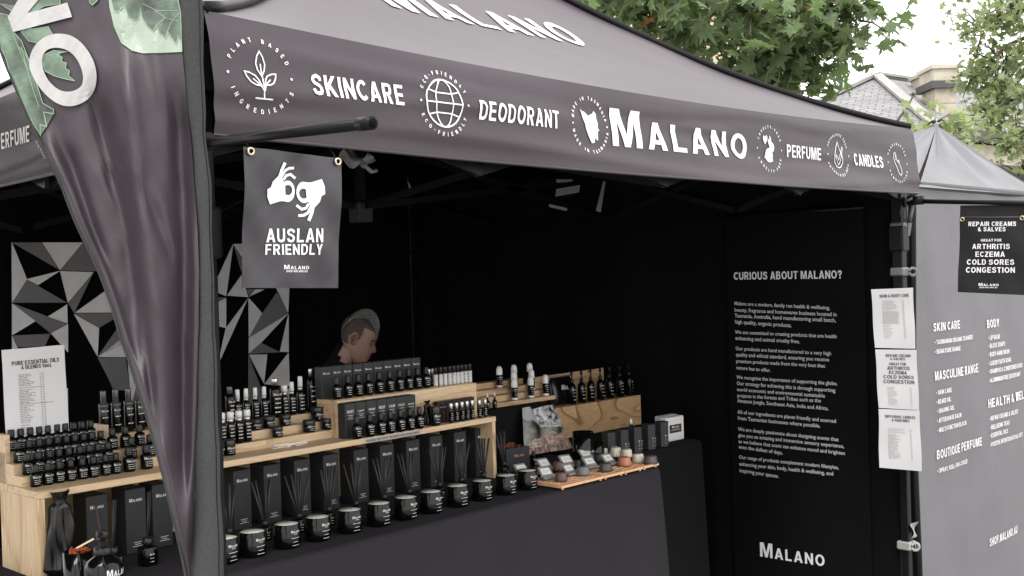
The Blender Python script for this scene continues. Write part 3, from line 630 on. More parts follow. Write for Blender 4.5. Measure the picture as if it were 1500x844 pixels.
WID = {'SKINCARE': spans(454, 588), 'DEODORANT': spans(700, 820), 'PERFUME': spans(1159, 1208), 'CANDLES': spans(1254, 1294), 'MALANO': pl1-pl0}
for side in (0, 3, 1):
    def fnv(a, b, side=side):
        zz0 = valpt(side, a, 0).z; zz1 = valpt(side, a, 1).z; h = (b-zz0)/(zz1-zz0)
        return valpt(side, a, h, .0022)+TO
    SHF = -.13 if side == 3 else 0
    for it in ITEMS:
        it = list(it); it[2] += SHF
        if it[0] == 'e':
            kd = it[1]; R_ = .071; P = [[(a*EMS[kd], b*EMS[kd]) for a, b in p] for p in emblem(kd)]
            t1, t2 = RINGS[kd]; hgt = .0092; sp = 155 if kd == 'tas' else 132
            P2 = ring_text(t1, R_, hgt, PI/2, False, sp)+ring_text(t2, R_, hgt, -PI/2, True, sp)
            P2 += shift([el(0, 0, .0028, .0028, 0, 360, 8)[:-1]], -R_, 0)+shift([el(0, 0, .0028, .0028, 0, 360, 8)[:-1]], R_, 0)
            drape('emblem', [[(a+it[2], b+it[3]) for a, b in p] for p in P], fnv, M['print'], VAL[side], .03)
            drape('ring_lettering', [[(a+it[2], b+it[3]) for a, b in p] for p in P2], fnv, M['print'], VAL[side])
        else:
            lg = it[0] == 'l'; pol, wd = gtext(it[1], it[4], 1.0, .15 if not lg else .17, 'c', lg)
            kx = WID[it[1]]/wd
            drape('lettering', [[(a*kx+it[2], b-it[4]/2+it[3]) for a, b in p] for p in pol], fnv, M['print'], VAL[side], .022)
# big word on the front roof slope
def roofxy(a, b):
    x, yy = a, b; s = (yy)/1.5; kk = x-X0; t = (kk-1.5*s)/(3-3*s); return roofpt(0, t, s)+Vector((0, -.0015, .0028))+TO
pol, wd = gtext('MALANO', .17, 1, .14, 'l', True)
rx0, rx1 = 1.86, at(872, 45, 'z', 2.5).x
rp = bpy.data.objects  # roof slope plane at the word
kx = (2.80-1.93)/wd
drape('roof_lettering', [[(a*kx+1.985, b*1.15+.555) for a, b in p] for p in pol], roofxy, M['print'], tent, .02)
# frame
INS = .045
legs = [(X0+.008, Y0+INS), (X1-INS+.02, Y0+INS), (X1-INS, Y1-INS), (X0+INS, Y1-INS)]
for i, (lx, ly) in enumerate(legs):
    g = MB(); g.box(lx-.021, ly-.021, 1.02, lx+.021, ly+.021, ZT-.03, b=.004); g.box(lx-.016, ly-.016, .02, lx+.016, ly+.016, 1.05, b=.003); g.box(lx-.05, ly-.05, .004, lx+.05, ly+.05, .014)
    for v in g.v: v += TO
    lo = part('leg', g, M['steel'], tent)
    for hw, z0, z1 in ((.034, ZT-.14, ZT-.05), (.030, 1.70, 1.80), (.024, 1.0, 1.05)):
        g = MB(); g.box(lx-hw, ly-hw, z0, lx+hw, ly+hw, z1, b=.006)
        for v in g.v: v += TO
        part('bracket', g, M['steel'], lo)
for side in range(4):                           # scissor trusses under the eaves
    a, b = Vector((*legs[side], 0)), Vector((*legs[(side+1) % 4], 0)); n = 4; g_hi, g_lo = ZT-.06, ZT-.26
    for i in range(n):
        p, q = a.lerp(b, i/n), a.lerp(b, (i+1)/n); off = (b-a).cross(Vector((0, 0, 1))).normalized()*.009
        for s, (z0, z1) in ((1, (g_hi, g_lo)), (-1, (g_lo, g_hi))):
            g = MB(); g.bar(Vector((p.x, p.y, z0))+off*s+TO, Vector((q.x, q.y, z1))+off*s+TO, .012, .026); part('truss_bar', g, M['steel'], tent)
for i in range(4):                              # cross bars to the centre post
    a = (Vector((*legs[i], 0))+Vector((*legs[(i+1) % 4], 0)))/2; c = Vector((2.57, 3.38, 0))
    for z0, z1 in ((ZT-.06, 1.93), (ZT-.26, 2.2)):
        g = MB(); g.bar(Vector((a.x, a.y, z0))+TO, Vector((c.x, c.y, z1))+TO, .012, .026); part('truss_bar', g, M['steel'], tent)
g = MB(); g.box(1.5-.014, 1.5-.014, 1.88, 1.5+.014, 1.5+.014, hipz(1)-.02); cpst = part('centre_post', g, M['steel'], tent)
g = MB(); g.box(1.5-.035, 1.5-.035, 1.87, 1.5+.035, 1.5+.035, 1.95, b=.006); part('bracket', g, M['card'], cpst)
# walls
def wallgrid(P, Q, z0, z1, amp, ph, nu=60, nv=16):
    P, Q = Vector(P), Vector(Q); nrm = (Q-P).cross(Vector((0, 0, 1))).normalized()
    g = MB(); L_ = (Q-P).length
    def f(a, b):
        p = P.lerp(Q, a); d = amp*(noise2(a*L_*4+ph, b*1.4, ph)+.6*math.sin(a*L_*9+ph+b)*(1-b*.6)); return Vector((p.x, p.y, z0+(z1-z0)*b))+nrm*d+TO
    g.grid(f, nu, nv); return g
part('back_wall', wallgrid((X0, Y1-.045, 0), (X1, Y1-.045, 0), .02, ZT-.02, .015, 1), M['lining'], tent)
part('side_wall', wallgrid((X1-.01, Y0+.07, 0), (X1-.01, Y1-.04, 0), .02, ZT-.02, .018, 4), M['lining'], tent)
# awning arms that stick out to the front, with the open tube ends
def arm(lx, L_, z0, z1, label, bend=0):
    t = thing('awning_arm', label, 'pole', (lx, Y0, z0))
    g = MB(); pts = [(0, .03, 0), (0, -L_, z1-z0)]
    g.tube(pts, .0092, 14); part('tube', g, M['steel'], t)
    d = Vector((0, -L_, z1-z0)).normalized(); e = Vector((0, -L_, z1-z0))
    g = MB(); g.tube([e-d*.03, e+d*.004], .0108, 16); g.tube([e+d*.0042, e+d*.006], .0074, 14, 1); part('end_collar', g, [M['steel'], M['lining']], t)
    g = MB(); g.tube([(0, .02, .0), (0, -.04, -.001)], .018, 10); part('socket', g, M['steel'], t); return t
pe = at_d(507, 177, 1.66); p0 = at(308, 212, 'y', Y0)
arm(1.05, Y0-pe.y, 1.918, pe.z, 'black open-ended awning pole jutting out over the hand-sign banner')
pr = at(1500, 296, 'x', 4.07)
arm(X1+.01, .62, 1.895, 1.84, 'black awning pole reaching right from the tent leg above the repair creams banner')

# hanging banners -------------------------------------------------
def eyelet(P, N, parent, r=.0085):
    g = MB(); N = Vector(N).normalized(); ref = Vector((0, 0, 1)); a = N.cross(ref).normalized(); b = N.cross(a)
    vs, fs = [], []; n, mm = 14, 6
    for i in range(n):
        for j in range(mm):
            t, s = 2*PI*i/n, 2*PI*j/mm; rr = r*.75+r*.28*math.cos(s); vs.append(Vector(P)+a*rr*math.cos(t)+b*rr*math.sin(t)+N*r*.28*math.sin(s))
    for i in range(n):
        for j in range(mm): fs.append((i*mm+j, ((i+1) % n)*mm+j, ((i+1) % n)*mm+(j+1) % mm, i*mm+(j+1) % mm))
    g.add(vs, fs, 0, True)
    g.add([Vector(P)+a*r*.6*math.cos(2*PI*i/n)+b*r*.6*math.sin(2*PI*i/n)+N*.0005 for i in range(n)], [tuple(range(n))], 1)
    return part('eyelet', g, [M['brass'], M['lining']], parent)
TL_, TR_, BL_, BR_ = at(357, 215, 'y', 1.845), at(500, 232, 'y', 1.845), at(355, 422, 'y', 1.845), at(496, 422, 'y', 1.845)
aus = thing('hanging_banner', 'dark vinyl AUSLAN FRIENDLY banner with two white signing hands hanging under the valance', 'banner', TL_)
def ausf(a, b, off=0):                           # a 0..1 across, b 0..1 down
    p = TL_.lerp(TR_, a).lerp(BL_.lerp(BR_, a), b)
    w_ = .0035*math.sin((a*1.2+b*1.0)*5.5)+.002*noise2(a*4, b*5, 2)+.0012*math.sin((a-b)*12)
    return Vector((p.x, p.y-w_-off, p.z))-TL_
g = MB(); g.grid(lambda a, b: ausf(a, 1-b), 24, 32); part('sheet', g, M['vinyl'], aus)
def px_on(fn, quad):                             # photo measurements on the sheet -> (a,b)
    return None
def AB(u, v): return ((u-356)/(498-356), (v-(215+(u-357)*.119))/(422-(215+(u-357)*.119)))
def apoly(pts): return [AB(340+x/3.839, 210+y/3.836) for x, y in pts]
def hand_polys():
    P = []
    def cap(pts, t): return rib(pts, t)
    P += cap([(250, 196), (262, 150), (281, 108)], 19)+cap([(262, 190), (284, 152), (308, 139), (337, 137)], 15)+cap([(276, 204), (292, 180), (318, 173), (346, 196)], 15)
    an_ = [2*PI*i/20 for i in range(20)]
    ro = [(301+41*math.cos(a), 264+(66 if math.sin(a) > 0 else 56)*math.sin(a)) for a in an_]; ri = [(302+25*math.cos(a), 262+29*math.sin(a)) for a in an_]
    P += [[ro[i], ro[(i+1) % 20], ri[(i+1) % 20], ri[i]] for i in range(20)]
    P.append([(241, 185), (262, 182), (272, 206), (284, 222), (272, 236), (264, 262), (272, 290), (290, 304), (292, 326), (262, 325), (206, 343), (190, 300), (188, 258), (206, 247), (214, 215)])
    return P
HPOL = hand_polys(); HPOL2 = [[(693-x, 544-y) for x, y in p] for p in HPOL]
asf = lambda a, b: ausf(a, b, .0022)
drape('hand_emblem', [apoly(p) for p in HPOL], asf, M['print'], aus, .08); drape('hand_emblem', [apoly(p) for p in HPOL2], asf, M['print'], aus, .08)
BW, BH = (TR_-TL_).length, (BL_-TL_).length
def bantext(s, cx, cy, hpx, wpx, logo=False, mt='print'):
    pol, wd = gtext(s, 1, 1, .15, 'c', logo); kx = wpx/wd
    pp = [apoly([((a*kx)+cx, cy+hpx/2-b*hpx) for a, b in p]) for p in pol]
    drape('lettering', pp, asf, M[mt], aus, .15)
bantext('AUSLAN', 343, 518, 78, 315); bantext('FRIENDLY', 340, 597, 60, 315); bantext('MALANO', 351, 696, 25, 147, True); bantext('SHOP.MALANO.AU', 351, 719, 12, 128)
eyelet(ausf(.055, .03, .004), (0, -1, 0), aus); eyelet(ausf(.955, .03, .004), (0, -1, 0), aus)
for a in (.055, .955):
    g = MB(); q = ausf(a, .03, .003); g.tube([q, q+Vector((0, .05, .06)), q+Vector((0, .09, .12))], .0018, 5); part('cord', g, M['steel'], aus)

rq = [at(1407, 301, 'x', X1+.02), at(1512, 300, 'x', X1+.02), at(1403, 428, 'x', X1+.02), at(1512, 433, 'x', X1+.02)]
rep = thing('hanging_banner', 'black REPAIR CREAMS AND SALVES banner hanging from the right awning pole before the grey wall', 'banner', rq[0])
def repf(a, b, off=0):
    p = rq[0].lerp(rq[1], a).lerp(rq[2].lerp(rq[3], a), b); return Vector((p.x-.004*noise2(a*3, b*4, 1)-off, p.y, p.z))-rq[0]
g = MB(); g.grid(lambda a, b: repf(a, 1-b), 12, 16); part('sheet', g, M['vinylb'], rep)
g = MB(); g.tube([repf(0, .135, .003), repf(1, .135, .003)], .0012, 5); part('seam', g, M['gunm'], rep)
def RP(x, y): u, v = 1260+x/4.967, 270+y/4.965; a = (u-1405)/107; return (a, (v-301)/(428+a*4-301))
def reptext(s, cx, cy, hpx, wpx, logo=False):
    pol, wd = gtext(s, 1, 1, .15, 'c', logo); kx = wpx/wd
    drape('lettering', [[RP(a*kx+cx, cy+hpx/2-b*hpx) for a, b in p] for p in pol], lambda a, b: repf(a, b, .0025), M['print'], rep)
for s, cx, cy, hh, ww in [('REPAIR CREAMS', 964, 289, 32, 348), ('& SALVES', 962, 328, 30, 204), ('GREAT FOR', 960, 407, 19, 152), ('ARTHRITIS', 958, 452, 37, 278), ('ECZEMA', 953, 508, 38, 216), ('COLD SORES', 955, 565, 38, 344), ('CONGESTION', 955, 622, 40, 352), ('SHOP.MALANO.AU', 945, 749, 9, 128)]:
    reptext(s, cx, cy, hh, ww)
reptext('MALANO', 947, 728, 22, 145, True)
q = RP(744, 256); eyelet(repf(q[0], q[1], .004), (-1, 0, 0), rep, .009); q = RP(1182, 248); eyelet(repf(q[0], q[1], .004), (-1, 0, 0), rep, .009)

# pull-up banner inside on the right wall
XB = X1-.045
cb = [at(1062, 318, 'x', XB), at(1264, 326, 'x', XB)]; yb0, yb1 = cb[0].y, cb[1].y
cur = thing('pull_up_banner', 'tall black CURIOUS ABOUT MALANO banner with white paragraphs against the right wall', 'banner', (XB, yb0, 0))
def curf(y, z, off=0): return Vector((-.012*math.sin((y-yb1)/(yb0-yb1)*PI)-off-.004*math.sin(y*11), y-yb0, z))
g = MB(); g.grid(lambda a, b: curf(yb0+(yb1-yb0)*a, .06+(cb[0].z-.06)*b), 20, 20); part('sheet', g, M['banner'], cur)
g = MB(); g.box(-.06, -(yb0-yb1)-.01, .0, .04, .01, .06, b=.01); part('base_case', g, M['steel'], cur)
g = MB(); g.tube([(-.002, .005, cb[0].z), (-.002, -(yb0-yb1)-.005, cb[0].z)], .008, 8); part('top_rail', g, M['steel'], cur)
def wl_text(polys, u0, v0, u1, v1, sx, name='lettering', mt='print', xfit=True):
    A, B = at(u0, v0, 'x', XB-.016), at(u1, v1, 'x', XB-.016)
    dy, dz = B.y-A.y, B.z-A.z
    L_ = sx; k = abs(dy)/L_
    drape(name, polys, lambda a, b: Vector((-.0185, A.y-yb0-a*k, A.z+b*k*KZ[0]+dz*a/L_)), M[mt], cur)
KZ = [1]
pol, wd = gtext('CURIOUS ABOUT MALANO?', 1, 1, .12, 'l'); KZ[0] = 1; 
wl_text(pol, 1075.5, 410, 1234, 408, wd)
BODY = [(446, 452, 'Malano are a modern, family run health & wellbeing,', 1216), (455.5, 462, 'beauty, fragrance and homewares business located in', 1226), (464, 470.5, 'Tasmania, Australia, hand manufacturing small batch,', 1225), (473, 478, 'high quality, organic products.', 1160),
 (488, 494, 'We are committed to creating products that are health', 1226), (497, 501.5, 'enhancing and animal cruelty free.', 1172),
 (512, 519, 'Our products are hand manufactured to a very high', 1218), (521, 528, 'quality and ethical standard, ensuring you receive', 1215), (530.5, 537, 'premium products made from the very best that', 1209), (540, 543.5, 'nature has to offer.', 1129),
 (554, 563, 'We recognise the importance of supporting the globe.', 1227), (563, 573, 'Our strategy for achieving this is through supporting', 1224), (572, 581, 'world economic and environmental sustainable', 1209), (581, 588, 'projects in the forests and Tribes such as the', 1203), (588.5, 599.5, 'Amazon Jungle, Southeast Asia, India and Africa.', 1214),
 (605, 618, 'All of our ingredients are planet friendly and sourced', 1225), (614, 625, 'from Tasmanian businesses where possible.', 1202),
 (630, 645, 'We are deeply passionate about designing scents that', 1229), (639, 655, 'give you an amazing and immersive sensory experience,', 1237), (648, 665, 'as we believe that scent can enhance mood and brighten', 1238), (656, 664.5, 'even the dullest of days.', 1147),
 (671, 686, 'Our range of products complement modern lifestyles,', 1229), (681, 695, 'enhancing your skin, body, health & wellbeing, and', 1221), (690.5, 698.5, 'inspiring your spaces.', 1141)]
KZ[0] = 1.0
for i, (va, vb, s, ue) in enumerate(BODY):
    us = 1076+i*.33
    pol = bftext(s, 1.0); xm = max(a for p in pol for a, b in p)
    KZ[0] = 1.0; wl_text(pol, us, va+.8, ue, vb+1.5, xm, 'body_text', 'dim')
pol, wd = gtext('MALANO', 1, 1.12, .14, 'l', True); KZ[0] = .95; wl_text(pol, 1114, 815, 1208.5, 830, wd, 'logo_lettering')

# faceted M on the back wall
ML = thing('wall_hanging', 'large faceted letter M in grey and white triangles on the black back wall', 'wall hanging', at(18, 560, 'y', Y1-.11))
mlo = ML.location.copy()
def ZP(pts): return [(x/3.409, 340+y/3.409) for x, y in pts]
FAC = [('L', [(60, 52), (62, 352), (135, 235)]), ('G', [(62, 52), (300, 190), (210, 52)]), ('L', [(212, 52), (300, 190), (415, 52)]), ('G', [(417, 52), (302, 192), (520, 196)]),
 ('L', [(135, 235), (190, 265), (300, 194)]), ('G', [(135, 237), (65, 353), (335, 353)]), ('L', [(302, 195), (341, 352), (468, 200)]), ('G', [(342, 356), (372, 403), (466, 204)]),
 ('L', [(374, 403), (600, 402), (560, 270)]), ('G', [(374, 406), (495, 478), (620, 405)]), ('G', [(66, 357), (252, 503), (336, 458)]), ('L', [(62, 357), (62, 515), (178, 445)]), ('L', [(336, 362), (240, 422), (338, 456)]),
 ('G', [(65, 517), (90, 575), (225, 570), (252, 508)]), ('L', [(255, 505), (340, 600), (340, 460)]), ('L', [(62, 520), (62, 700), (88, 580)]), ('G', [(62, 700), (62, 980), (200, 900)]), ('L', [(200, 760), (200, 900), (340, 980), (340, 780)]),
 ('L', [(372, 410), (488, 620), (495, 480)]), ('G', [(586, 484), (491, 620), (700, 520)]), ('L', [(491, 624), (640, 625), (605, 534)]), ('G', [(490, 628), (545, 735), (570, 790), (650, 790), (628, 628)]), ('L', [(640, 640), (655, 860), (720, 640)]),
 ('L', [(700, 520), (640, 620), (840, 560)]), ('G', [(720, 640), (655, 860), (800, 830), (830, 640)]), ('L', [(840, 560), (830, 640), (950, 500)]), ('G', [(950, 340), (840, 560), (1070, 420)]), ('L', [(860, 870), (1000, 660), (1090, 660)]),
 ('L', [(1165, 62), (1060, 290), (1130, 320)]), ('L', [(1167, 60), (1240, 180), (1300, 56)]), ('G', [(1170, 70), (1207, 195), (1240, 185)]), ('L', [(1135, 318), (1240, 325), (1207, 215)]), ('G', [(1232, 285), (1244, 318), (1277, 285)]),
 ('L', [(1277, 286), (1246, 322), (1322, 287)]), ('L', [(1300, 56), (1385, 288), (1445, 285), (1445, 54)]), ('L', [(1385, 288), (1440, 402), (1445, 286)]), ('G', [(1384, 302), (1312, 405), (1245, 525), (1440, 406)]), ('L', [(1243, 330), (1245, 522), (1310, 405)]),
 ('G', [(1060, 326), (1060, 366), (1130, 326)]), ('L', [(1130, 330), (1060, 364), (1060, 462), (1130, 480)]), ('L', [(1238, 334), (1130, 480), (1090, 662)]), ('L', [(1245, 528), (1245, 605), (1305, 552), (1440, 408)]), ('L', [(1442, 412), (1400, 598), (1442, 600)]),
 ('G', [(1305, 554), (1245, 609), (1398, 600)]), ('L', [(1245, 613), (1320, 755), (1335, 611)]), ('L', [(1442, 604), (1322, 760), (1447, 770)]), ('G', [(1243, 620), (1243, 860), (1330, 850)]), ('L', [(1332, 850), (1447, 860), (1447, 780)]),
 ('L', [(1092, 664), (1060, 700), (1080, 665)])]
g = MB()
o0, o1 = at(18, 356, 'y', Y1-.10), at(424, 356, 'y', Y1-.10)
for c_, pts in FAC:
    P = [at(u, v, 'y', Y1-.102)-mlo for u, v in ZP(pts)]
    g2 = MB(); g2.add(P+[p+Vector((0, .006, 0)) for p in P], [tuple(range(len(P)))]+[tuple(range(2*len(P)-1, len(P)-1, -1))]+[(i, (i+1) % len(P), len(P)+(i+1) % len(P), len(P)+i) for i in range(len(P))]); part('facet', g2, M['m'+c_], ML)
P = [at(u, v, 'y', Y1-.09)-mlo for u, v in ((16, 353), (427, 353), (427, 640), (16, 640))]
g = MB(); g.add(P+[p+Vector((0, .008, 0)) for p in P], [(0, 1, 2, 3), (7, 6, 5, 4), (0, 4, 5, 1), (1, 5, 6, 2), (2, 6, 7, 3), (3, 7, 4, 0)]); part('backing', g, M['lining'], ML)

# ================================================================= FEATHER FLAG in front of the left leg
YF = 1.60; FD = 1.76
LE = [(-60, -150), (-20, 0), (0, 72), (12, 104), (34, 154), (60, 213), (87, 264), (107, 318), (117, 340), (147, 403), (164, 451), (179, 504), (186, 520), (213, 604), (238, 693), (255, 766), (270, 832), (280, 900)]
RE = [(258, -150), (262, 0), (267, 77), (281, 219), (289, 330), (292, 400), (290, 520), (286, 700), (282, 844), (280, 900)]
SR = [(292, -150), (296, 0), (301, 199), (308, 250), (313, 418), (317, 540), (320, 642), (328, 844), (330, 900)]
def xi(T, v):
    T = [(b, a) for a, b in T]
    if v <= T[0][0]: return T[0][1]
    for (v0, u0), (v1, u1) in zip(T, T[1:]):
        if v <= v1: return u0+(u1-u0)*(v-v0)/(v1-v0)
    return T[-1][1]
flag = thing('feather_flag', 'tall dark feather flag with white capital letters and printed leaves at the left front corner', 'flag', (.89, YF, 0))
FO = Vector((-.89, -YF, 0))
FOLDS = [([(75, 225), (110, 300), (142, 380), (176, 470), (202, 560), (232, 690), (262, 800)], .020, 17), ([(88, 205), (122, 300), (160, 400), (196, 520)], -.010, 14),
 ([(186, 110), (200, 250), (214, 350), (226, 450), (234, 600), (248, 760)], .026, 24), ([(140, 150), (172, 290), (192, 390), (214, 520), (228, 640)], -.015, 17), ([(262, 160), (271, 350), (268, 500), (268, 700)], -.014, 17),
 ([(283, 100), (287, 300), (290, 420), (286, 600), (280, 760)], .012, 8), ([(128, 165), (140, 205), (152, 240)], .005, 5), ([(168, 150), (176, 200), (166, 235), (172, 262)], .005, 5), ([(150, 255), (166, 300), (180, 345)], .006, 7),
 ([(240, 330), (256, 300 + 70), (262, 430)], .006, 8), ([(228, 60), (236, 140), (246, 220)], .007, 12), ([(215, 285), (240, 340), (262, 400)], -.006, 9), ([(105, 240), (134, 330), (150, 372)], -.005, 6), ([(176, 20), (182, 70), (190, 120)], .004, 9), ([(206, 470), (212, 560), (222, 640)], .007, 7)]
def ridge(d, wd_): return math.exp(-(d/wd_)**2)
def flagpt(u, v, off=0):
    l, r = xi(LE, v), xi(RE, v); a = (u-l)/max(6, r-l); y = 0
    for pts_, amp, wd_ in FOLDS:
        if v < pts_[0][1]-60 or v > pts_[-1][1]+60: continue
        k_ = sstep(pts_[0][1]-60, pts_[0][1]+40, v)*(1-sstep(pts_[-1][1]-40, pts_[-1][1]+60, v)); d_ = (u-xi(pts_, v))/wd_
        y += 1.9*amp*k_*math.exp(-abs(d_)**(1.35 if amp > 0 else 1.7))
    y += .006*math.sin(a*PI)+.0016*noise2(u*.06, v*.035, 3)
    return at_d(u, v, FD-y*sstep(0, 14, min(u-l, r-u)+3)-off)+FO
g = MB(); NV, NU = 110, 34
def fg(a, b): v = -150+1050*b; return flagpt(xi(LE, v)+(xi(RE, v)-xi(LE, v))*a, v)
g.grid(fg, NU, NV); fs_ = part('sheet', g, M['flag'], flag)
g = MB()
ed_ = [flagpt(xi(LE, v), v)+Vector((-.001, -.002, 0)) for v in range(-150, 901, 25)]; g.tube(ed_, .0032, 6, flat=.6); part('edge_binding', g, M['sleeve'], flag)
cen, rr_ = [], []
for v in range(-150, 901, 35):
    a, b = at_d(xi(RE, v), v, FD+.012), at_d(xi(SR, v), v, FD+.012); cen.append((a+b)/2+FO); rr_.append((b-a).length/2+.0012*math.sin(v*.05))
g = MB(); g.tube(cen, rr_, 20, flat=1); sv = part('pole_sleeve', g, M['sleeve'], flag)
g = MB(); g.tube([Vector(c)+Vector((rr_[i]*.25, -rr_[i]*.96, 0)) for i, c in enumerate(cen)], .0009, 5); part('stitching', g, M['steel'], sv)
g = MB(); g.tube([cen[-1]+Vector((0, 0, .1)), (cen[-1].x, cen[-1].y, .04)], .014, 10); g.tube([cen[0]-Vector((0, 0, .1)), cen[0]+Vector((-.02, 0, .5)), cen[0]+Vector((-.12, 0, .9)), cen[0]+Vector((-.3, 0, 1.15))], .010, 8); part('pole', g, M['steel'], flag)
g = MB(); g.bar((-.35, -.05, .02), (.35, -.05, .02), .05, .02); g.bar((0, -.4, .035), (0, .2, .035), .05, .02); part('cross_base', g, M['steel'], flag)
FL = lambda u, v: flagpt(u, v, .003)
def pl(pts, k=3.837): return [(x/k, y/k) for x, y in pts]
leafA = pl([(-60, 60), (60, 90), (70, 170), (120, 230), (160, 330), (190, 420), (215, 500), (240, 580), (300, 615), (302, 640), (245, 630), (262, 712), (225, 700), (228, 762), (190, 700), (160, 640), (118, 545), (95, 500), (60, 420), (30, 320), (0, 260), (-40, 200)])
leafB = pl([(150, 150), (180, 165), (270, 150), (300, 200), (280, 240), (240, 215), (255, 260), (200, 240), (160, 230), (120, 180)])
leafC = pl([(245, 310), (300, 285), (380, 290), (330, 300), (325, 318), (350, 322), (345, 345), (372, 355), (368, 385), (390, 400), (385, 425), (420, 455), (395, 450), (350, 440), (300, 425), (255, 400), (238, 350)])
leafD = pl([(255, 425), (300, 445), (330, 500), (350, 515), (310, 500), (275, 470)])
leafE = pl([(0, 20), (100, 40), (180, 0), (330, -40), (340, 20), (250, 35), (150, 90), (60, 60)])
leafF = pl([(610, -60), (640, 60), (660, 70), (700, 30), (720, 90), (752, 115), (775, 105), (790, 45), (800, 100), (830, 150), (862, 178), (880, 150), (895, 180), (930, 212), (945, 180), (965, 215), (990, 243), (1002, 200), (1018, 235), (1016, 80), (985, -60)])
leafG = pl([(470, -30), (500, -10), (505, 15), (520, 28), (545, 5), (560, -30)])
patch = pl([(606, -60), (615, 40), (640, 150), (680, 240), (740, 285), (800, 300), (900, 298), (1024, 292), (1020, 80), (990, -60)])
drape('printed_patch', [patch], lambda u, v: flagpt(u, v, .0022), M['patch'], fs_, 9)
for nm, P, m_ in (('printed_leaf', leafA, 'leaf1'), ('printed_leaf', leafB, 'leaf1'), ('printed_leaf', leafC, 'leaf1'), ('printed_leaf', leafE, 'leaf1'), ('printed_leaf', leafF, 'leaf1'), ('printed_leaf', leafG, 'leaf1')):
    drape(nm, [P], FL, M[m_], fs_, 9)
    drape('leaf_margin', stroke(P, 1.1, True), lambda u, v: flagpt(u, v, .0036), M['leaf2'], fs_, 9)
VE = [[(120, 260), (150, 380), (190, 520), (220, 600)], [(60, 150), (100, 260), (150, 380)], [(150, 380), (190, 400), (210, 480)], [(1000, 60), (880, 60), (800, 20)], [(1005, 120), (930, 100), (870, 60)], [(1008, 70), (960, 130), (930, 200)], [(930, 100), (880, 140), (860, 170)], [(100, 260), (140, 300), (170, 360)]]
drape('leaf_vein', [q for V_ in VE for q in stroke(pl(V_), .9)], lambda u, v: flagpt(u, v, .0036), M['leaf2'], fs_, 9)
drape('printed_petal', [pl([(150, -60), (215, -40), (212, 12), (190, 22), (160, 0)])], lambda u, v: flagpt(u, v, .0038), M['purple'], fs_, 9)
# letters reading down the flag, leaning with it
oc = (350/3.837, 392/3.837)
def ovf(rx, ry, n=30):
    out = []; ta = math.radians(30)
    for i in range(n): a = 2*PI*i/n; x, y = rx*math.cos(a), ry*math.sin(a); out.append((oc[0]+x*math.cos(ta)-y*math.sin(ta), oc[1]+x*math.sin(ta)+y*math.cos(ta)))
    return out
og = [(163, 330), (185, 270), (225, 222), (285, 192), (345, 188), (405, 200), (460, 240), (505, 300), (535, 365), (545, 435), (535, 500), (505, 550), (455, 585), (395, 600), (340, 592), (285, 560), (235, 510), (190, 445), (165, 385)]
ig = [(236, 330), (245, 300), (268, 278), (300, 268), (345, 270), (385, 285), (420, 315), (448, 360), (465, 410), (468, 455), (455, 488), (425, 508), (385, 517), (345, 512), (310, 492), (275, 458), (250, 415), (238, 370), (235, 345)]
def chaikin(P, k=2):
    for _ in range(k): P = [q for i in range(len(P)) for q in ((P[i][0]*.75+P[(i+1) % len(P)][0]*.25, P[i][1]*.75+P[(i+1) % len(P)][1]*.25), (P[i][0]*.25+P[(i+1) % len(P)][0]*.75, P[i][1]*.25+P[(i+1) % len(P)][1]*.75))]
    return P
ogp, igp = chaikin(pl(og)), chaikin(pl(ig)); n_ = len(ogp)
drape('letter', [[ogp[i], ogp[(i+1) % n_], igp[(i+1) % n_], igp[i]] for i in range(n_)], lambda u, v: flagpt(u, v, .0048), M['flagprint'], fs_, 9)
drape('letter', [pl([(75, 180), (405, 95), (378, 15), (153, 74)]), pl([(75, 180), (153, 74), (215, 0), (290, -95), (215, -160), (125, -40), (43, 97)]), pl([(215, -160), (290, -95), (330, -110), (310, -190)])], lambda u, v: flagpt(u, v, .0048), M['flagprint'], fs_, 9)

# ================================================================= GREY STALL on the right
YG = 1.97
gt = thing('grey_stall', 'grey canopy stall with a printed range list on its wall, right of the dark tent', 'stall', at(1350, 600, 'y', YG).xy.to_3d())
GO = -gt.location.copy()
wl0 = at(1347, 600, 'y', YG).x; wr0 = wl0+1.95; ztop = at(1400, 276, 'y', YG).z
def gwf(x, z, off=0): return Vector((x, YG-.012*noise2(x*2.2, z*1.6, 5)-off, z))+GO
ol = [(wl0+.0, .02), (wr0, .02), (wr0, ztop), (wl0+.06, ztop)]
g = MB(); rdx = .055
def wgr(a, b):
    z = .02+(ztop-.02)*b; ins = rdx*(1-math.sqrt(max(0, 1-max(0, (z-(ztop-rdx))/rdx)**2))) if z > ztop-rdx else 0
    x0_ = wl0+ins+(ztop-z)*-.012; return gwf(x0_+(wr0-x0_)*a, z)
g.grid(wgr, 30, 60); gwp = part('front_wall', g, M['grey'], gt)
g = MB(); pts = [gwf(wl0-.012-(ztop-z)*.012, z)+Vector((0, .012, 0)) for z in [.02, .5, 1, 1.5, ztop-rdx]]+[gwf(wl0-.008+rdx*(1-math.cos(a)), ztop-rdx+(rdx)*math.sin(a))+Vector((0, .012, 0)) for a in (.4, .8, 1.2, PI/2)]+[gwf(wr0, ztop)+Vector((0, .012, 0))]
g.tube(pts, .017, 10); part('frame_tube', g, M['steel'], gwp)
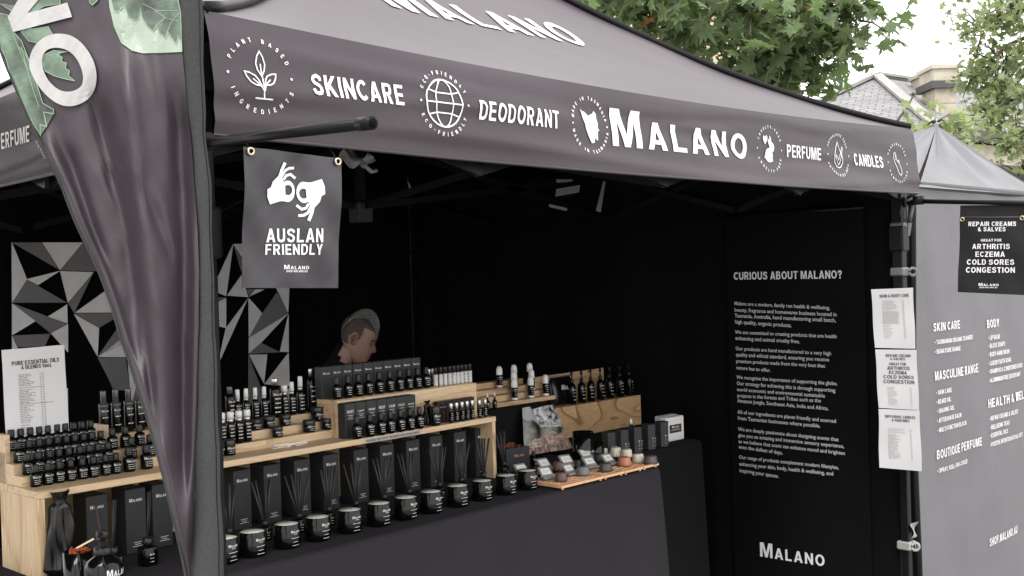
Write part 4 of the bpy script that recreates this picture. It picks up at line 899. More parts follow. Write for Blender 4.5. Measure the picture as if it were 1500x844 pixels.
for (u, v), s, ue, hp in [((1367, 486), 'SKIN CARE', 1404, 12.5), ((1445.5, 481), 'BODY', 1464, 12), ((1369, 558), 'MASCULINE RANGE', 1432, 13.5), ((1446, 598), 'HEALTH & WELLBEING', 1523, 13), ((1371, 673), 'BOUTIQUE PERFUME', 1436, 13), ((1449, 801), 'SHOP.MALANO.AU', 1490.5, 12)]:
    A = at(u, v, 'y', YG); B = at(ue, v, 'y', YG); pol, wd = gtext(s, 1, 1, .16, 'l'); kx = (B.x-A.x)/wd; kz = hp*mpx(A)
    drape('lettering', [[(A.x+a*kx, A.z+b*kz) for a, b in p] for p in pol], lambda a, b: gwf(a, b, .004), M['print'], gwp, .2)
for (u, v), s, ue in [((1369, 505), 'TASMANIAN ORGANIC SEAWEED', 1424), ((1369, 519), 'SIGNATURE RANGE', 1404), ((1370.5, 579), 'SKIN CARE', 1392), ((1370.5, 592.5), 'BEARD OIL', 1391), ((1371, 606), 'SHAVING GEL', 1396), ((1371, 620), 'AFTERSHAVE BALM', 1406), ((1371.5, 634), 'MULTI-FUNCTION BLOCK', 1414), ((1372, 693.5), 'SPRAY, ROLL-ON & SOLID', 1416),
     ((1447, 498.5), 'LIP BALM', 1463.5), ((1447, 510.5), 'BLOCK SOAPS', 1471), ((1447, 523), 'BODY/HAND WASH'.replace('/', '-'), 1477), ((1447, 536), 'LUXURY BATH SOAK', 1479), ((1447, 548), 'SHAMPOO & CONDITIONER BARS', 1496), ((1447, 561), 'ALUMINIUM FREE DEODORANT', 1493),
     ((1447, 617), 'REPAIR CREAMS & SALVES', 1488), ((1447, 630), 'WELLBEING TEAS', 1475), ((1447, 642), 'ESSENTIAL OILS', 1473), ((1447, 655), 'POSITIVE INTENTION RITUAL KITS', 1496)]:
    A = at(u, v, 'y', YG); B = at(ue, v, 'y', YG); pol, wd = gtext('* '+s, 1, 1, .1, 'l'); kx = (B.x-A.x)/wd; kz = 6.6*mpx(A)
    drape('list_lettering', [[(A.x+a*kx, A.z+b*kz) for a, b in p] for p in pol], lambda a, b: gwf(a, b, .004), M['print'], gwp)
pk = at_d(1372, 184, 5.35); cr = Vector((wl0+1.62, YG, ztop)); cb_ = Vector((cr.x, YG+1.1, ztop)); cl_ = Vector((wl0, YG+1.1, ztop)); c0 = Vector((wl0, YG, ztop))
def canf(A, B, seed):
    def f(a, b):
        e = A.lerp(B, a); p = e.lerp(pk, b); sag = -.010*math.sin(b*PI)*(1 if b < 1 else 0)
        fold = .022*math.sin(a*17+seed+b*3)*(b*(1-b)*2.2)+.012*math.sin(a*31+seed*2)*b*(1-b)*2
        return p+Vector((0, -.3*fold, sag+fold))+GO
    return f
for i, (A, B) in enumerate(((c0, cr), (cr, cb_), (cb_, cl_), (cl_, c0))):
    g = MB(); g.grid(canf(A+Vector((0, -.02, -.01)) if i == 0 else A, B, i*1.7), 40, 22); part('canopy_panel', g, M['gcan'], gt)
g = MB(); g.tube([pk+GO+Vector((0, 0, -.1)), pk+GO+Vector((0, 0, .012))], [.03, .008], 8); part('peak_cap', g, M['gcan'], gt)
for A in (cr, cb_, cl_):
    g = MB(); g.box(A.x-.018, A.y+.0, .01, A.x+.018, A.y+.036, A.z-.02)
    for v in g.v: v += GO
    part('leg', g, M['steel'], gt)
g = MB(); g.grid(lambda a, b: Vector((wl0, YG+.03+1.06*a, .02+(ztop-.04)*b))+GO, 10, 10); part('side_wall', g, M['grey'], gt)

# ---- fittings on the right front leg
LX, LY = legs[1]
def ring_mb(c, r, t, ax):
    g = MB(); ax = Vector(ax).normalized(); a = ax.cross(Vector((0, 0, 1))).normalized(); b = ax.cross(a); n, m = 18, 8; vs, fs = [], []
    for i in range(n):
        for j in range(m): p, q = 2*PI*i/n, 2*PI*j/m; rr = r+t*math.cos(q); vs.append(Vector(c)+a*rr*math.cos(p)+b*rr*math.sin(p)+ax*t*1.3*math.sin(q))
    for i in range(n):
        for j in range(m): fs.append((i*m+j, ((i+1) % n)*m+j, ((i+1) % n)*m+(j+1) % m, i*m+(j+1) % m))
    g.add(vs, fs, 0, True); return g
for u, v, m_, lb in ((1348, 397, 'gunm', 'grey hinged clamp with a ring on the tent leg above the price sheets'), (1344, 791, 'pale', 'pale strap clamp with a round end on the tent leg below the price sheets')):
    z = at(u, v, 'y', LY).z; c = thing('pole_clamp', lb, 'clamp', (LX, LY, z))
    g = MB(); g.box(-.028, -.028, -.016, .03, .028, .016, b=.005); part('strap', g, M[m_], c)
    d = .030 if u > 1346 else -.006
    part('ring', ring_mb((d+.006, -.036, -.002), .014, .006, (-.75, -.66, 0)), M[m_], c)
    g = MB(); g.tube([(d+.006, -.03, 0), (d-.01, -.02, 0)], .009, 8); part('bolt', g, M['steel'], c)
z = at(1350, 769, 'y', LY).z
tp = thing('tape_scrap', 'crumpled pale tape flag stuck on the tent leg above the strap clamp', 'tape', (LX, LY-.025, z)); g = MB(); g.grid(lambda a, b: Vector((-.02+.055*a, -.004-.012*math.sin(a*4+b*3), -.02+.045*b+.012*a)), 6, 5); part('strip', g, M['pale'], tp)
z = at(1338, 335, 'y', LY).z
tp = thing('tape_scrap', 'grey tape wrapped round the upper tent leg near the valance corner', 'tape', (LX, LY, z)); g = MB(); g.box(-.026, -.026, -.022, .026, .026, .022, b=.006); g.grid(lambda a, b: Vector((.02+.014*a, -.03-.01*a*b, -.03+.05*b)), 3, 3); part('strip', g, mat('dull_grey_tape', (.10, .10, .10), .5), tp)
cz = at(1330, 303, 'y', LY).z
cx_ = thing('corner_knot', 'black corner fitting with pull ring and knotted cord atop the right tent leg', 'fitting', (LX, LY, cz))
part('pull_ring', ring_mb((-.03, -.04, .01), .014, .005, (.5, -.8, 0)), M['steel'], cx_)
g = MB(); g.tube([(0, -.035, .02), (.03, -.05, .03), (.045, -.04, .0), (.02, -.045, -.03), (.035, -.03, -.06)], .006, 7); part('cord', g, M['gunm'], cx_)
g = MB(); g.add([(-.05, -.03, -.02), (-.02, -.035, -.02), (-.028, -.03, -.09)], [(0, 1, 2), (2, 1, 0)]); part('tag', g, M['card'], cx_)

# ---- price sheets
def sheet(quad, label, rows, title, ax, val, depth_off, curl=.003, mi='ink'):
    """quad TL,TR,BR,BL in photo points; rows: (list of printed dashes)"""
    q = [at(u, v, ax, val) for u, v in quad]; o = thing('price_sheet', label, 'price list', q[3])
    nrm = (q[1]-q[0]).cross(q[3]-q[0]).normalized(); nrm = nrm if nrm.dot(EYE-q[0]) > 0 else -nrm
    def f(a, b, off=0): return q[0].lerp(q[1], a).lerp(q[3].lerp(q[2], a), b)+nrm*(curl*math.sin(a*PI)*(.6+.4*b)+curl*.4*math.sin(b*7+a*3)+off)-q[3]
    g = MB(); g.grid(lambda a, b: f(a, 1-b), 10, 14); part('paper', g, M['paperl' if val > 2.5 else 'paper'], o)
    for s, cx, cy, h, wdt in title:
        pol, wd = gtext(s, 1, 1, .1); kx = wdt/wd; drape('lettering', [[(a*kx+cx, cy-b*h+h/2) for a, b in p] for p in pol], lambda a, b: f(a, b, .0012), M[mi], o)
    rnd = random.Random(len(label)); P = []
    for x0, x1, y0, y1, n, vary in rows:
        for i in range(n):
            y = y0+(y1-y0)*i/max(1, n-1); xe = x0+(x1-x0)*(1-vary*rnd.random()); x = x0
            while x < xe-.01:
                w_ = min(xe-x, rnd.uniform(.03, .09)); P.append([(x, y), (x+w_, y), (x+w_, y+.0065), (x, y+.0065)]); x += w_+.012
    if P: drape('price_lines', P, lambda a, b: f(a, b, .0012), M['inkg'], o)['kind'] = 'stuff'
    return o
sheet([(2, 513), (94, 505), (101.5, 640), (9, 648)], 'white PURE ESSENTIAL OILS AND BLENDS price sheet standing behind the small bottles at far left',
      [(.235, .50, .28, .40, 8, .5), (.235, .60, .425, .425, 1, 0), (.235, .50, .45, .585, 9, .4), (.235, .78, .60, .60, 1, 0), (.235, .46, .62, .80, 11, .5), (.235, .45, .83, .95, 6, .4), (.57, .59, .28, .95, 38, 0), (.61, .635, .28, .95, 38, 0)],
      [('PURE ESSENTIAL OILS', .52, .155, .045, .76), ('& BLENDS 15mL', .53, .205, .042, .49)], 'y', 2.93, 0)
YS = LY-.04
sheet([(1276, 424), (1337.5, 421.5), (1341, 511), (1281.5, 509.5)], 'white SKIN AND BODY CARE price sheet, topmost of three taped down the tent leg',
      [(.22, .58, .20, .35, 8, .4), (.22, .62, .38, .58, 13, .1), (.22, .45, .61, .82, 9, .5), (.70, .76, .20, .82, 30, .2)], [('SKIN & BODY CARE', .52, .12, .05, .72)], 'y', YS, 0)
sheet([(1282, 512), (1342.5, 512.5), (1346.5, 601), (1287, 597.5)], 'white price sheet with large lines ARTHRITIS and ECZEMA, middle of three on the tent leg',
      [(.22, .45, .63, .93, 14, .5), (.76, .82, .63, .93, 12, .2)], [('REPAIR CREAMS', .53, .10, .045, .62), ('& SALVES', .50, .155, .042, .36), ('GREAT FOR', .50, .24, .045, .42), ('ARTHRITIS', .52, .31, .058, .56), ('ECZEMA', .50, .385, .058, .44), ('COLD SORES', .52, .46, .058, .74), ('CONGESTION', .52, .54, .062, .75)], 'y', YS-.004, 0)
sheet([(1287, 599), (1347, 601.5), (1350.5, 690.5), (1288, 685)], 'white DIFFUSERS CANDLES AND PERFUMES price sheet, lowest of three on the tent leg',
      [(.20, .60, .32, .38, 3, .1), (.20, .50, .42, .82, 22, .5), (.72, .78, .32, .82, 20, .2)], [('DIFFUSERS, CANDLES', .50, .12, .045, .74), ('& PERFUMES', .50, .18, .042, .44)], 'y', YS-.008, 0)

# ================================================================= TABLES AND CLOTHS
T, S = .936, 1.154
c0_ = at(371, 819, 'z', T); c1_ = at(773, 721, 'z', T)
FE = Vector((.95, c0_.y-.085+(.95-c0_.x)*.036, T)); TS1 = .036            # front edge of the table top
xr = at(974, 684, 'z', T).x
A1 = math.atan(TS1)
def tb(a, b, z): return Vector((FE.x+a*math.cos(A1)-b*math.sin(A1), FE.y+a*math.sin(A1)+b*math.cos(A1), z))
L1 = (xr-FE.x)/math.cos(A1); Dp = .78
for i, (a0, a1) in enumerate(((.03, L1/2-.01), (L1/2+.01, L1-.03))):
    t = thing('folding_table', ('folding table under the left half of the long dark tablecloth', 'folding table under the right half of the long dark tablecloth')[i], 'table', tb(a0, .04, 0), A1)
    g = MB(); g.box(0, 0, T-.045, a1-a0, Dp-.08, T-.008, b=.005); part('table_top', g, M['gunm'], t)
    for lx in (.06, a1-a0-.06):
        for ly in (.05, Dp-.13):
            g = MB(); g.tube([(lx, ly, .0), (lx, ly, T-.05)], .013, 8); part('leg', g, M['steel'], t)
def cloth(name, label, P, ang, L_, D_, z, m, folds, seed, rx=.02):
    """a cloth with a soft rounded edge and hanging drapes on front, left and right"""
    t = thing(name, label, 'tablecloth', (P[0], P[1], 0), ang)
    per = [(0, 0), (L_, 0), (L_, D_), (0, D_)]
    g = MB(); g.grid(lambda a, b: Vector((rx+a*(L_-2*rx), rx+b*(D_-2*rx), z+.0012*noise2(a*12, b*5, seed))), 60, 14); 
    def side(i, nu):
        (xa, ya), (xb, yb) = per[i], per[(i+1) % 4]; L2 = math.hypot(xb-xa, yb-ya); dx, dy = (xb-xa)/L2, (yb-ya)/L2; nx, ny = dy, -dx
        nd = 20
        def f(a, b):
            if b <= .25:
                th = b/.25*PI/2; inn = rx*(1-math.sin(th)); zz = z-rx*(1-math.cos(th)); k = rx+(L2-2*rx)*a if b == 0 else (rx*(1-math.sin(th)))+(L2-2*rx*(1-math.sin(th)))*a; o = -inn
                if b == 0: zz = z
                q = 0
            else:
                q = (b-.25)/.75; k = L2*a; zz = z-rx-(z-rx-.03)*q
                o = q*.02+folds*q**.8*(.5+.5*math.sin(k*11+seed+1.5*math.sin(k*3.1+seed)+q*.8))+folds*.5*q*math.sin(k*23+seed*2)
                e = min(k, L2-k); o += min(.03, folds)*q*math.exp(-(e/.05)**2)
            return Vector((xa+dx*k+nx*o, ya+dy*k+ny*o, zz))
        g.grid(lambda a, b: f(a, 1-b), nu, nd+8)
    side(0, 150); side(1, 50); side(3, 50)
    part('cloth', g, m, t); return t
cloth('tablecloth', 'dark grey cloth draped over the long front table under the candles', FE, A1, L1, Dp, T, M['cloth'], .045, 1.3)
q0 = at(1018, 645, 'z', T)
T2 = Vector((xr+.02, q0.y-.0, T))
cloth('tablecloth', 'black cloth draped over the rear table under the row of black tumblers', Vector((T2.x+.0, T2.y-.02-.0, T)), A1, q0.x-T2.x+.05, .72, T-.0, M['clothb'], .02, 4.1)
t = thing('folding_table', 'folding table under the black cloth beside the right tent wall', 'table', (T2.x+.03, T2.y+.02, 0), A1)
g = MB(); g.box(0, 0, T-.045, q0.x-T2.x-.01, .64, T-.008, b=.005); part('table_top', g, M['gunm'], t)
for lx in (.04, q0.x-T2.x-.06):
    for ly in (.05, .58): g = MB(); g.tube([(lx, ly, 0), (lx, ly, T-.05)], .013, 8); part('leg', g, M['steel'], t)
# front-left black cloth bit and cardboard flap on the ground
cp = at(1000, 838, 'z', .18)
t = thing('cardboard_box', 'brown cardboard box flap showing below the drape of the rear table', 'box', (cp.x-.10, cp.y+.02, 0), .3)
g = MB(); g.box(-.18, 0, 0, .12, .3, .17); g.add([(.12, .0, .17), (.12, .3, .17), (.17, .3, .205), (.17, 0, .205)], [(0, 1, 2, 3), (3, 2, 1, 0)]); part('carton', g, M['pined'], t)

# ================================================================= PINE DISPLAY SHELF
SF = at(55, 721.6, 'z', S); SR_ = at(726.5, 610, 'z', S); AS = math.atan2(SR_.y-SF.y, SR_.x-SF.x); LS = (SR_-SF).length; DS = .225; TH = .018
def sl(a, b, z=S): return Vector((SF.x+a*math.cos(AS)-b*math.sin(AS), SF.y+a*math.sin(AS)+b*math.cos(AS), z))
TSL = math.tan(AS)
shf = thing('display_shelf', 'long pine display shelf with an open front full of black cartons', 'shelf', (SF.x, SF.y, T), AS)
g = MB(); g.box(0, 0, S-T-TH, LS, DS, S-T, b=.0012); part('top_board', g, M['pine'], shf)
g = MB(); g.box(.0015, .002, 0, TH, DS, S-T-TH, b=.001); part('side_panel', g, M['pinev'], shf)
g = MB(); g.box(LS-TH, .002, 0, LS-.0015, DS, S-T-TH, b=.001); part('side_panel', g, M['pinev'], shf)
g = MB(); g.box(TH, DS-.012, 0, LS-TH, DS-.002, S-T-TH); part('back_panel', g, M['pine'], shf)
ls0, ls1 = along(sl(0, 0, S-.009), 534).x, along(sl(0, 0, S-.009), 616).x
a0 = (ls0-SF.x)/math.cos(AS); a1 = (ls1-SF.x)/math.cos(AS)
g = MB(); g.add([(a0, -.0012, S-T-.016), (a1, -.0012, S-T-.016), (a1, -.0012, S-T-.003), (a0, -.0012, S-T-.003)], [(0, 1, 2, 3)]); lbp = part('label_strip', g, M['paper'], shf)
pol, wd = gtext('PLEASE ASK US IF YOU NEED ANY ASSISTANCE', .007, 1, .12, 'c'); kx = (a1-a0)*.94/wd
drape('lettering', pol, lambda a, b: Vector(((a0+a1)/2+a*kx, -.002, S-T-.0132+b)), M['ink'], lbp)

# stepped risers
def riser(label, P, ang, steps, th, rise, tread, m, L_, depth_extra=.0):
    """steps: number; step k stands at depth k*tread, top at (k+1)*rise"""
    t = thing('stepped_riser', label, 'riser', P, ang)
    for k in range(steps):
        l_ = L_[k] if isinstance(L_, list) else L_
        y0 = k*tread; y1 = (k+1)*tread if k < steps-1 else (k+1)*tread+depth_extra
        g = MB(); g.box(0, y0+.0015*k, 0, l_, y1+.001, (k+1)*rise, b=.0008); part('step', g, m, t)
    return t
RI, TRD = .0262, .046
pr1 = at(43, 714.5, 'z', S); k_ = (pr1-SF); b1 = -k_.x*math.sin(AS)+k_.y*math.cos(AS); a1_ = k_.x*math.cos(AS)+k_.y*math.sin(AS)
riserA = riser('long pine stepped riser under the rows of tiny oil bottles at the left', sl(.004, b1+.014), AS, 3, 0, RI, TRD, M['pines'], [.62, .62, .28], 0)
g = MB(); g.box(0, 2*TRD+.0, 0, .012, 3*TRD+.004, 4*RI+.02); part('end_post', g, M['pines'], riserA)
g = MB(); g.box(.274, 2*TRD+.01, 0, .284, 3*TRD+.03, 4*RI+.012); part('end_post', g, M['pines'], riserA)
g = MB(); g.box(.0, 3*TRD+.005, 0, .62, 3*TRD+.075, 3.1*RI); part('rear_step', g, M['pined'], riserA)
YB0 = b1                                        # bottle row in front of the first step

# ================================================================= PRODUCT KINDS
def label_print(parent, r, z0, z1, lines=3, logo=True, wdeg=150, name='label_print', face=-PI/2, mt='faint'):
    """white print wrapped round a bottle, facing the customer"""
    H_ = z1-z0; W_ = r*math.radians(wdeg)*.62; polys = []
    if logo:
        pol, wd = gtext('MALANO', 1, 1, .12, 'c', True); h = min(H_*.30, W_/wd); polys += [[(a*W_/wd*.98, z1-h+b*h) for a, b in p] for p in pol]
        zt = z1-h*1.5
    else: zt = z1
    rnd = random.Random(int(r*1e5)+lines)
    for i in range(lines):
        z = zt-(zt-z0)*(i+.6)/lines; x = -W_*.42*rnd.uniform(.7, 1); xe = -x*rnd.uniform(.7, 1); h2 = max(.0009, H_*.05)
        while x < xe: ww = W_*rnd.uniform(.12, .3); polys.append([(x, z), (min(x+ww, xe), z), (min(x+ww, xe), z+h2), (x, z+h2)]); x += ww+W_*.05
    o = drape(name, polys, lambda a, b: Vector(((r+.0006)*math.cos(face+a/r), (r+.0006)*math.sin(face+a/r), b)), M[mt], parent, r*.35)
    return o
PARK = Vector((0, 0, 0))
def oil_bottle(h, r, name='oil_bottle'):
    t = thing(name, '', 'bottle', PARK)
    g = MB(); g.lathe([(r*.86, 0), (r, h*.03), (r, h*.50), (r*.93, h*.58), (r*.50, h*.645), (r*.44, h*.68)], 16); part('glass_body', g, M['glass'], t)
    g = MB(); g.lathe([(r*.62, h*.665), (r*.64, h*.70), (r*.60, h*.97), (r*.52, h)], 14); part('cap', g, M['cap'], t)
    label_print(t, r, h*.10, h*.50, 3); t['group'] = 'small black oil bottles'; return t
def spray_bottle(h, r):
    t = thing('spray_bottle', '', 'bottle', PARK); g = MB(); g.lathe([(r*.9, 0), (r, h*.03), (r, h*.60), (r*.92, h*.64), (r*.7, h*.67)], 16); part('glass_body', g, M['glass'], t)
    g = MB(); g.lathe([(r*.82, h*.66), (r*.82, h*.80)], 16); part('silver_collar', g, M['silver'], t)
    g = MB(); g.lathe([(r*.84, h*.795), (r*.84, h*.97), (r*.74, h)], 16); part('white_cap', g, M['white'], t)
    label_print(t, r, h*.10, h*.60, 4); return t
def fine_spray(h, r):
    t = thing('spray_bottle', '', 'bottle', PARK); g = MB(); g.lathe([(r*.9, 0), (r, h*.03), (r, h*.52), (r*.8, h*.60), (r*.55, h*.63)], 16); part('glass_body', g, M['glass'], t)
    g = MB(); g.lathe([(r*.62, h*.62), (r*.62, h*.72)], 14); part('silver_collar', g, M['silver'], t)
    g = MB(); g.lathe([(r*.60, h*.715), (r*.56, h*.98), (r*.5, h)], 14); part('white_cap', g, M['white'], t)
    label_print(t, r, h*.08, h*.52, 4); return t
def capped_bottle(h, r, cm):
    t = thing('lotion_bottle', '', 'bottle', PARK); g = MB(); g.lathe([(r*.88, 0), (r, h*.02), (r, h*.66), (r*.9, h*.74), (r*.55, h*.80), (r*.45, h*.82)], 18); part('glass_body', g, M['glass'], t)
    g = MB(); g.lathe([(r*.56, h*.815), (r*.56, h*.985), (r*.5, h)], 14); part('cap', g, M[cm], t); label_print(t, r, h*.08, h*.62, 4); return t
def mist_bottle(h, r):
    t = thing('mist_bottle', '', 'bottle', PARK); g = MB(); g.lathe([(r*.9, 0), (r, h*.02), (r, h*.66), (r*.86, h*.69)], 16); part('glass_body', g, M['glass'], t)
    g = MB(); g.lathe([(r*.60, h*.685), (r*.60, h*.985), (r*.54, h)], 14); part('clear_cap', g, M['clearcap'], t)
    g = MB(); g.lathe([(r*1.03, h*.60), (r*1.03, h*.70)], 16); part('shoulder_sleeve', g, M['clearcap'], t); label_print(t, r, h*.10, h*.56, 2, True); return t
def jar(h, r):
    t = thing('cream_jar', '', 'jar', PARK); g = MB(); g.lathe([(r*.9, 0), (r, h*.08), (r, h*.60), (r*.92, h*.64)], 20); part('glass_body', g, M['glass'], t)
    g = MB(); g.lathe([(r*1.0, h*.62), (r*1.02, h*.66), (r*1.02, h*.95), (r*.96, h)], 20); part('lid', g, M['jarl'], t); label_print(t, r, h*.12, h*.56, 2); return t
def roller(h, r):
    t = thing('roll_on_vial', '', 'vial', PARK); g = MB(); g.lathe([(r*.95, 0), (r, h*.02), (r, h*.62)], 12); part('labelled_glass', g, M['roller'], t)
    g = MB(); g.lathe([(r*.92, h*.615), (r*.92, h*.97), (r*.8, h)], 12); part('cap', g, M['cap'], t)
    o = label_print(t, r, h*.12, h*.5, 3, False, mt='inkg'); return t
def metal_vial(h, r):
    t = thing('perfume_vial', '', 'vial', PARK); g = MB(); g.lathe([(r*.95, 0), (r, h*.02), (r, h*.55)], 12); part('glass_body', g, M['glass'], t)
    g = MB(); g.lathe([(r*.98, h*.55), (r*.98, h*.985), (r*.9, h)], 12); part('metal_cap', g, M['silver'], t); label_print(t, r, h*.10, h*.5, 3, True); return t
def carton(wd, dp, h, name='carton', cat='box', foil=False, top=True, yl=.88, lines=True, txt=None):
    t = thing(name, '', cat, PARK); g = MB(); g.box(-wd/2, 0, 0, wd/2, dp, h, b=.0012); part('card_body', g, M['cardf' if foil else 'card'], t)
    P = []; pol, w_ = gtext('MALANO', 1, 1, .12, 'c', True)
    if txt: pol, w_ = gtext(txt, 1, 1, .1, 'c')
    k = wd*.62/w_; P += [[(a*k, h*yl-b*k*.95) for a, b in p] for p in [[(a, 1-b) for a, b in q] for q in pol]]
    P = [[(a*k, h*yl+b*k) for a, b in p] for p in pol]
    if lines:
        for i, ww in enumerate((.5, .36, .6)): P.append([(-wd*ww/2+(wd*.1 if not txt else 0), h*(.16-.03*i) if not txt else h*(yl-.07-.05*i)), (wd*ww/2, h*(.16-.03*i) if not txt else h*(yl-.07-.05*i)), (wd*ww/2, h*(.168-.03*i) if not txt else h*(yl-.058-.05*i)), (-wd*ww/2+(wd*.1 if not txt else 0), h*(.168-.03*i) if not txt else h*(yl-.058-.05*i))])
    drape('label_print', P, lambda a, b: Vector((a, -.0008, b)), M['faint'], t)
    if top:
        pol, w_ = gtext('MALANO', 1, 1, .12, 'c', True); k = wd*.55/w_
        drape('top_print', [[(a*k, dp*.35+b*k*1.2) for a, b in p] for p in pol], lambda a, b: Vector((a, b, h+.0008)), M['faint'], t)
    return t
def diffuser(r, h, n, Lr, seed, bundle=False):
    t = thing('reed_diffuser', '', 'diffuser', PARK); g = MB()
    def rsq(rr, z): return [(rr*math.copysign(abs(math.cos(a))**.5, math.cos(a)), rr*math.copysign(abs(math.sin(a))**.5, math.sin(a)), z) for a in [2*PI*i/20 for i in range(20)]]
    pr = [(r*.96, 0), (r, .003), (r, h*.62), (r*.9, h*.68), (r*.45, h*.71), (r*.42, h*.80)]; vs = []
    for rr, z in pr: vs += rsq(rr, z)
    fs = [(k*20+i, k*20+(i+1) % 20, k*20+20+(i+1) % 20, k*20+20+i) for k in range(len(pr)-1) for i in range(20)]+[tuple(range(19, -1, -1)), tuple(range(100, 120))]
    g.add(vs, fs, 0, True); part('glass_body', g, M['glass'], t)
    g = MB(); g.lathe([(r*.58, h*.76), (r*.62, h*.79), (r*.60, h), (r*.5, h)], 16); part('collar', g, M['cap'], t)
    rnd = random.Random(seed)
    for i in range(n):
        a = rnd.uniform(0, 2*PI) if not bundle else 0; sp = rnd.uniform(.14, .24)
        if not bundle: ang = [-.26, -.14, .10, .23, .02][i % 5]+rnd.uniform(-.03, .03); d = Vector((ang, rnd.uniform(-.12, .12), 1)).normalized()
        else: d = Vector((.05+.012*i, .0, 1)).normalized()
        e = Vector((-d.x*r*.9, -d.y*r*.9, h*.35)); g = MB(); g.tube([e, e+d*Lr], .0031, 7); part('reed', g, M['reed'], t)
    label_print(t, r, h*.10, h*.48, 2, True, 110); return t
def candle(r, h):
    t = thing('candle', '', 'candle', PARK); th = r*.06; g = MB()
    g.lathe([(r*.86, 0), (r*.97, h*.05), (r, h*.14), (r, h-.001), (r-.0012, h), (r-th, h-.001), (r-th, h*.84)], 32); part('glass_tumbler', g, M['glass'], t)
    g = MB(); g.lathe([(r-th-.0006, h*.6), (r-th-.0006, h*.955), (r*.2, h*.955)], 30); part('wax', g, M['wax'], t)
    for a in (0.5, 2.6, 4.7)[:1]: g = MB(); g.tube([(r*.15, -.0, h*.92), (r*.16, 0, h*1.0)], .0012, 5); part('wick', g, M['pale'], t)
    P = []; pol, wd = gtext('MALANO', 1, 1, .12, 'c', True); W_ = r*.78
    P += [[(a*W_/wd, h*.66+b*W_/wd) for a, b in p] for p in pol]
    for i, ww in enumerate((.4, .95, .55, .8)): z = h*(.60, .44, .28, .14)[i]; P.append([(-W_*ww/2, z), (W_*ww/2, z), (W_*ww/2, z+.0011), (-W_*ww/2, z+.0011)])
    drape('label_print', P, lambda a, b: Vector(((r+.0006)*math.cos(-PI/2+a/r), (r+.0006)*math.sin(-PI/2+a/r), b)), M['faint'], t, r*.3); return t
def place_row(kind, P0, us, lab, scale=None, rot=AS, jit=.06, vary=.0):
    out = []
    for i, u in enumerate(us):
        p = along(P0, u); sc = scale[i] if isinstance(scale, list) else (scale or 1)
        out.append(kind.put(p+Vector((0, 0, .0006)), rot+random.uniform(-jit, jit), lab(i, len(us)), sc*(1+random.uniform(-vary, vary))))
    return out
def onb(b, z): return sl(0, b, z)               # a point of the line at depth b behind the shelf front
# ---- oil bottles on the stepped riser
s0 = mpx(at(53, 714, 'z', S)); hB = 32*s0; rB = 8.0*s0
OB = Kind(oil_bottle(hB, rB))
nth = lambda i: ORD[i]
place_row(OB, onb(b1, S), [52.8, 70.4, 87.2, 104, 121, 137, 155, 170.4], lambda i, n: f'small black oil bottle, {nth(i)} from left in the front row before the riser')
place_row(OB, onb(b1-.002, S), [189.6, 215], lambda i, n: ('larger black oil bottle just right of the front row', 'larger black oil bottle beside the edge of the feather flag')[i], 1.2)
place_row(OB, onb(b1+.014+TRD*.5, S+RI), [41, 57, 73, 87, 101.5, 117.5, 131, 144, 158.4], lambda i, n: f'small black oil bottle, {nth(i)} from left on the lowest riser step')
place_row(OB, onb(b1+.014+TRD*.5, S+RI), [193, 220], lambda i, n: ('small black oil bottle on the lowest step above the larger bottle', 'small black oil bottle on the lowest step touching the flag edge')[i], 1.08)
place_row(OB, onb(b1+.014+TRD*1.5, S+2*RI), [28, 43, 58, 72, 84.6, 98, 110, 123, 135, 148], lambda i, n: f'small black oil bottle, {nth(i)} from left on the middle riser step')
place_row(OB, onb(b1+.014+TRD*1.5, S+2*RI), [165, 184, 205], lambda i, n: f'small black oil bottle, {nth(i)} of three before the tall mist bottles', 1.06)
place_row(OB, onb(b1+.014+TRD*2.5, S+3*RI), [17, 31, 45, 58, 70.4, 84, 96, 109, 121, 133], lambda i, n: f'small black oil bottle, {nth(i)} from left on the top riser step below the price sheet')
p = along(onb(b1+.014+TRD*3+.04, S+3.1*RI), 171); sM = mpx(p)
MB_ = Kind(mist_bottle(63*sM, 7*sM)); place_row(MB_, onb(b1+.014+TRD*3+.04, S+3.1*RI), [153, 171, 189.5, 206], lambda i, n: f'tall black mist bottle with smoky cap, {nth(i)} of four behind the oil bottles')

# ---- toiletries on the second riser, right of the flag
rb0 = at(344, 664, 'z', S); k2 = rb0-SF; bR = -k2.x*math.sin(AS)+k2.y*math.cos(AS)
a_s = (along(onb(bR, S), 318).x-SF.x)/math.cos(AS); a_e = (along(onb(bR, S), 503).x-SF.x)/math.cos(AS); a_e2 = (along(onb(bR+.09, S+.05), 468).x-SF.x)/math.cos(AS)
R2, T2_ = .0245, .043
riser('pine stepped riser under the spray bottles and cream jars beside the flag pole', sl(a_s, bR), AS, 3, 0, R2, T2_, M['pines'], [a_e-a_s, a_e2-a_s, a_e2-a_s], .01)
pf = along(onb(bR+T2_*.5, S+R2), 363); sf = mpx(pf)
SB = Kind(spray_bottle(47*sf, 6.0*sf)); place_row(SB, onb(bR+T2_*.45, S+R2), [326, 338.5, 351, 363], lambda i, n: f'black bottle with silver collar and white cap, {nth(i)} of four at the riser front')
OB2 = Kind(jar(22*sf, 8.5*sf)); place_row(OB2, onb(bR-.02, S), [320.5, 336.5], lambda i, n: ('squat black jar half hidden by the flag pole on the shelf', 'squat black jar on the shelf beside the flag pole')[i])
pj_ = along(onb(bR+T2_*1.5, S+2*R2), 400); sj = mpx(pj_)
JR = Kind(jar(16*sj, 8.3*sj))
place_row(JR, onb(bR+T2_*1.5, S+2*R2), [375, 394, 418], lambda i, n: f'black cream jar, {nth(i)} from left on the middle step below the silver capped bottle', [.95, 1.08, 1.02])
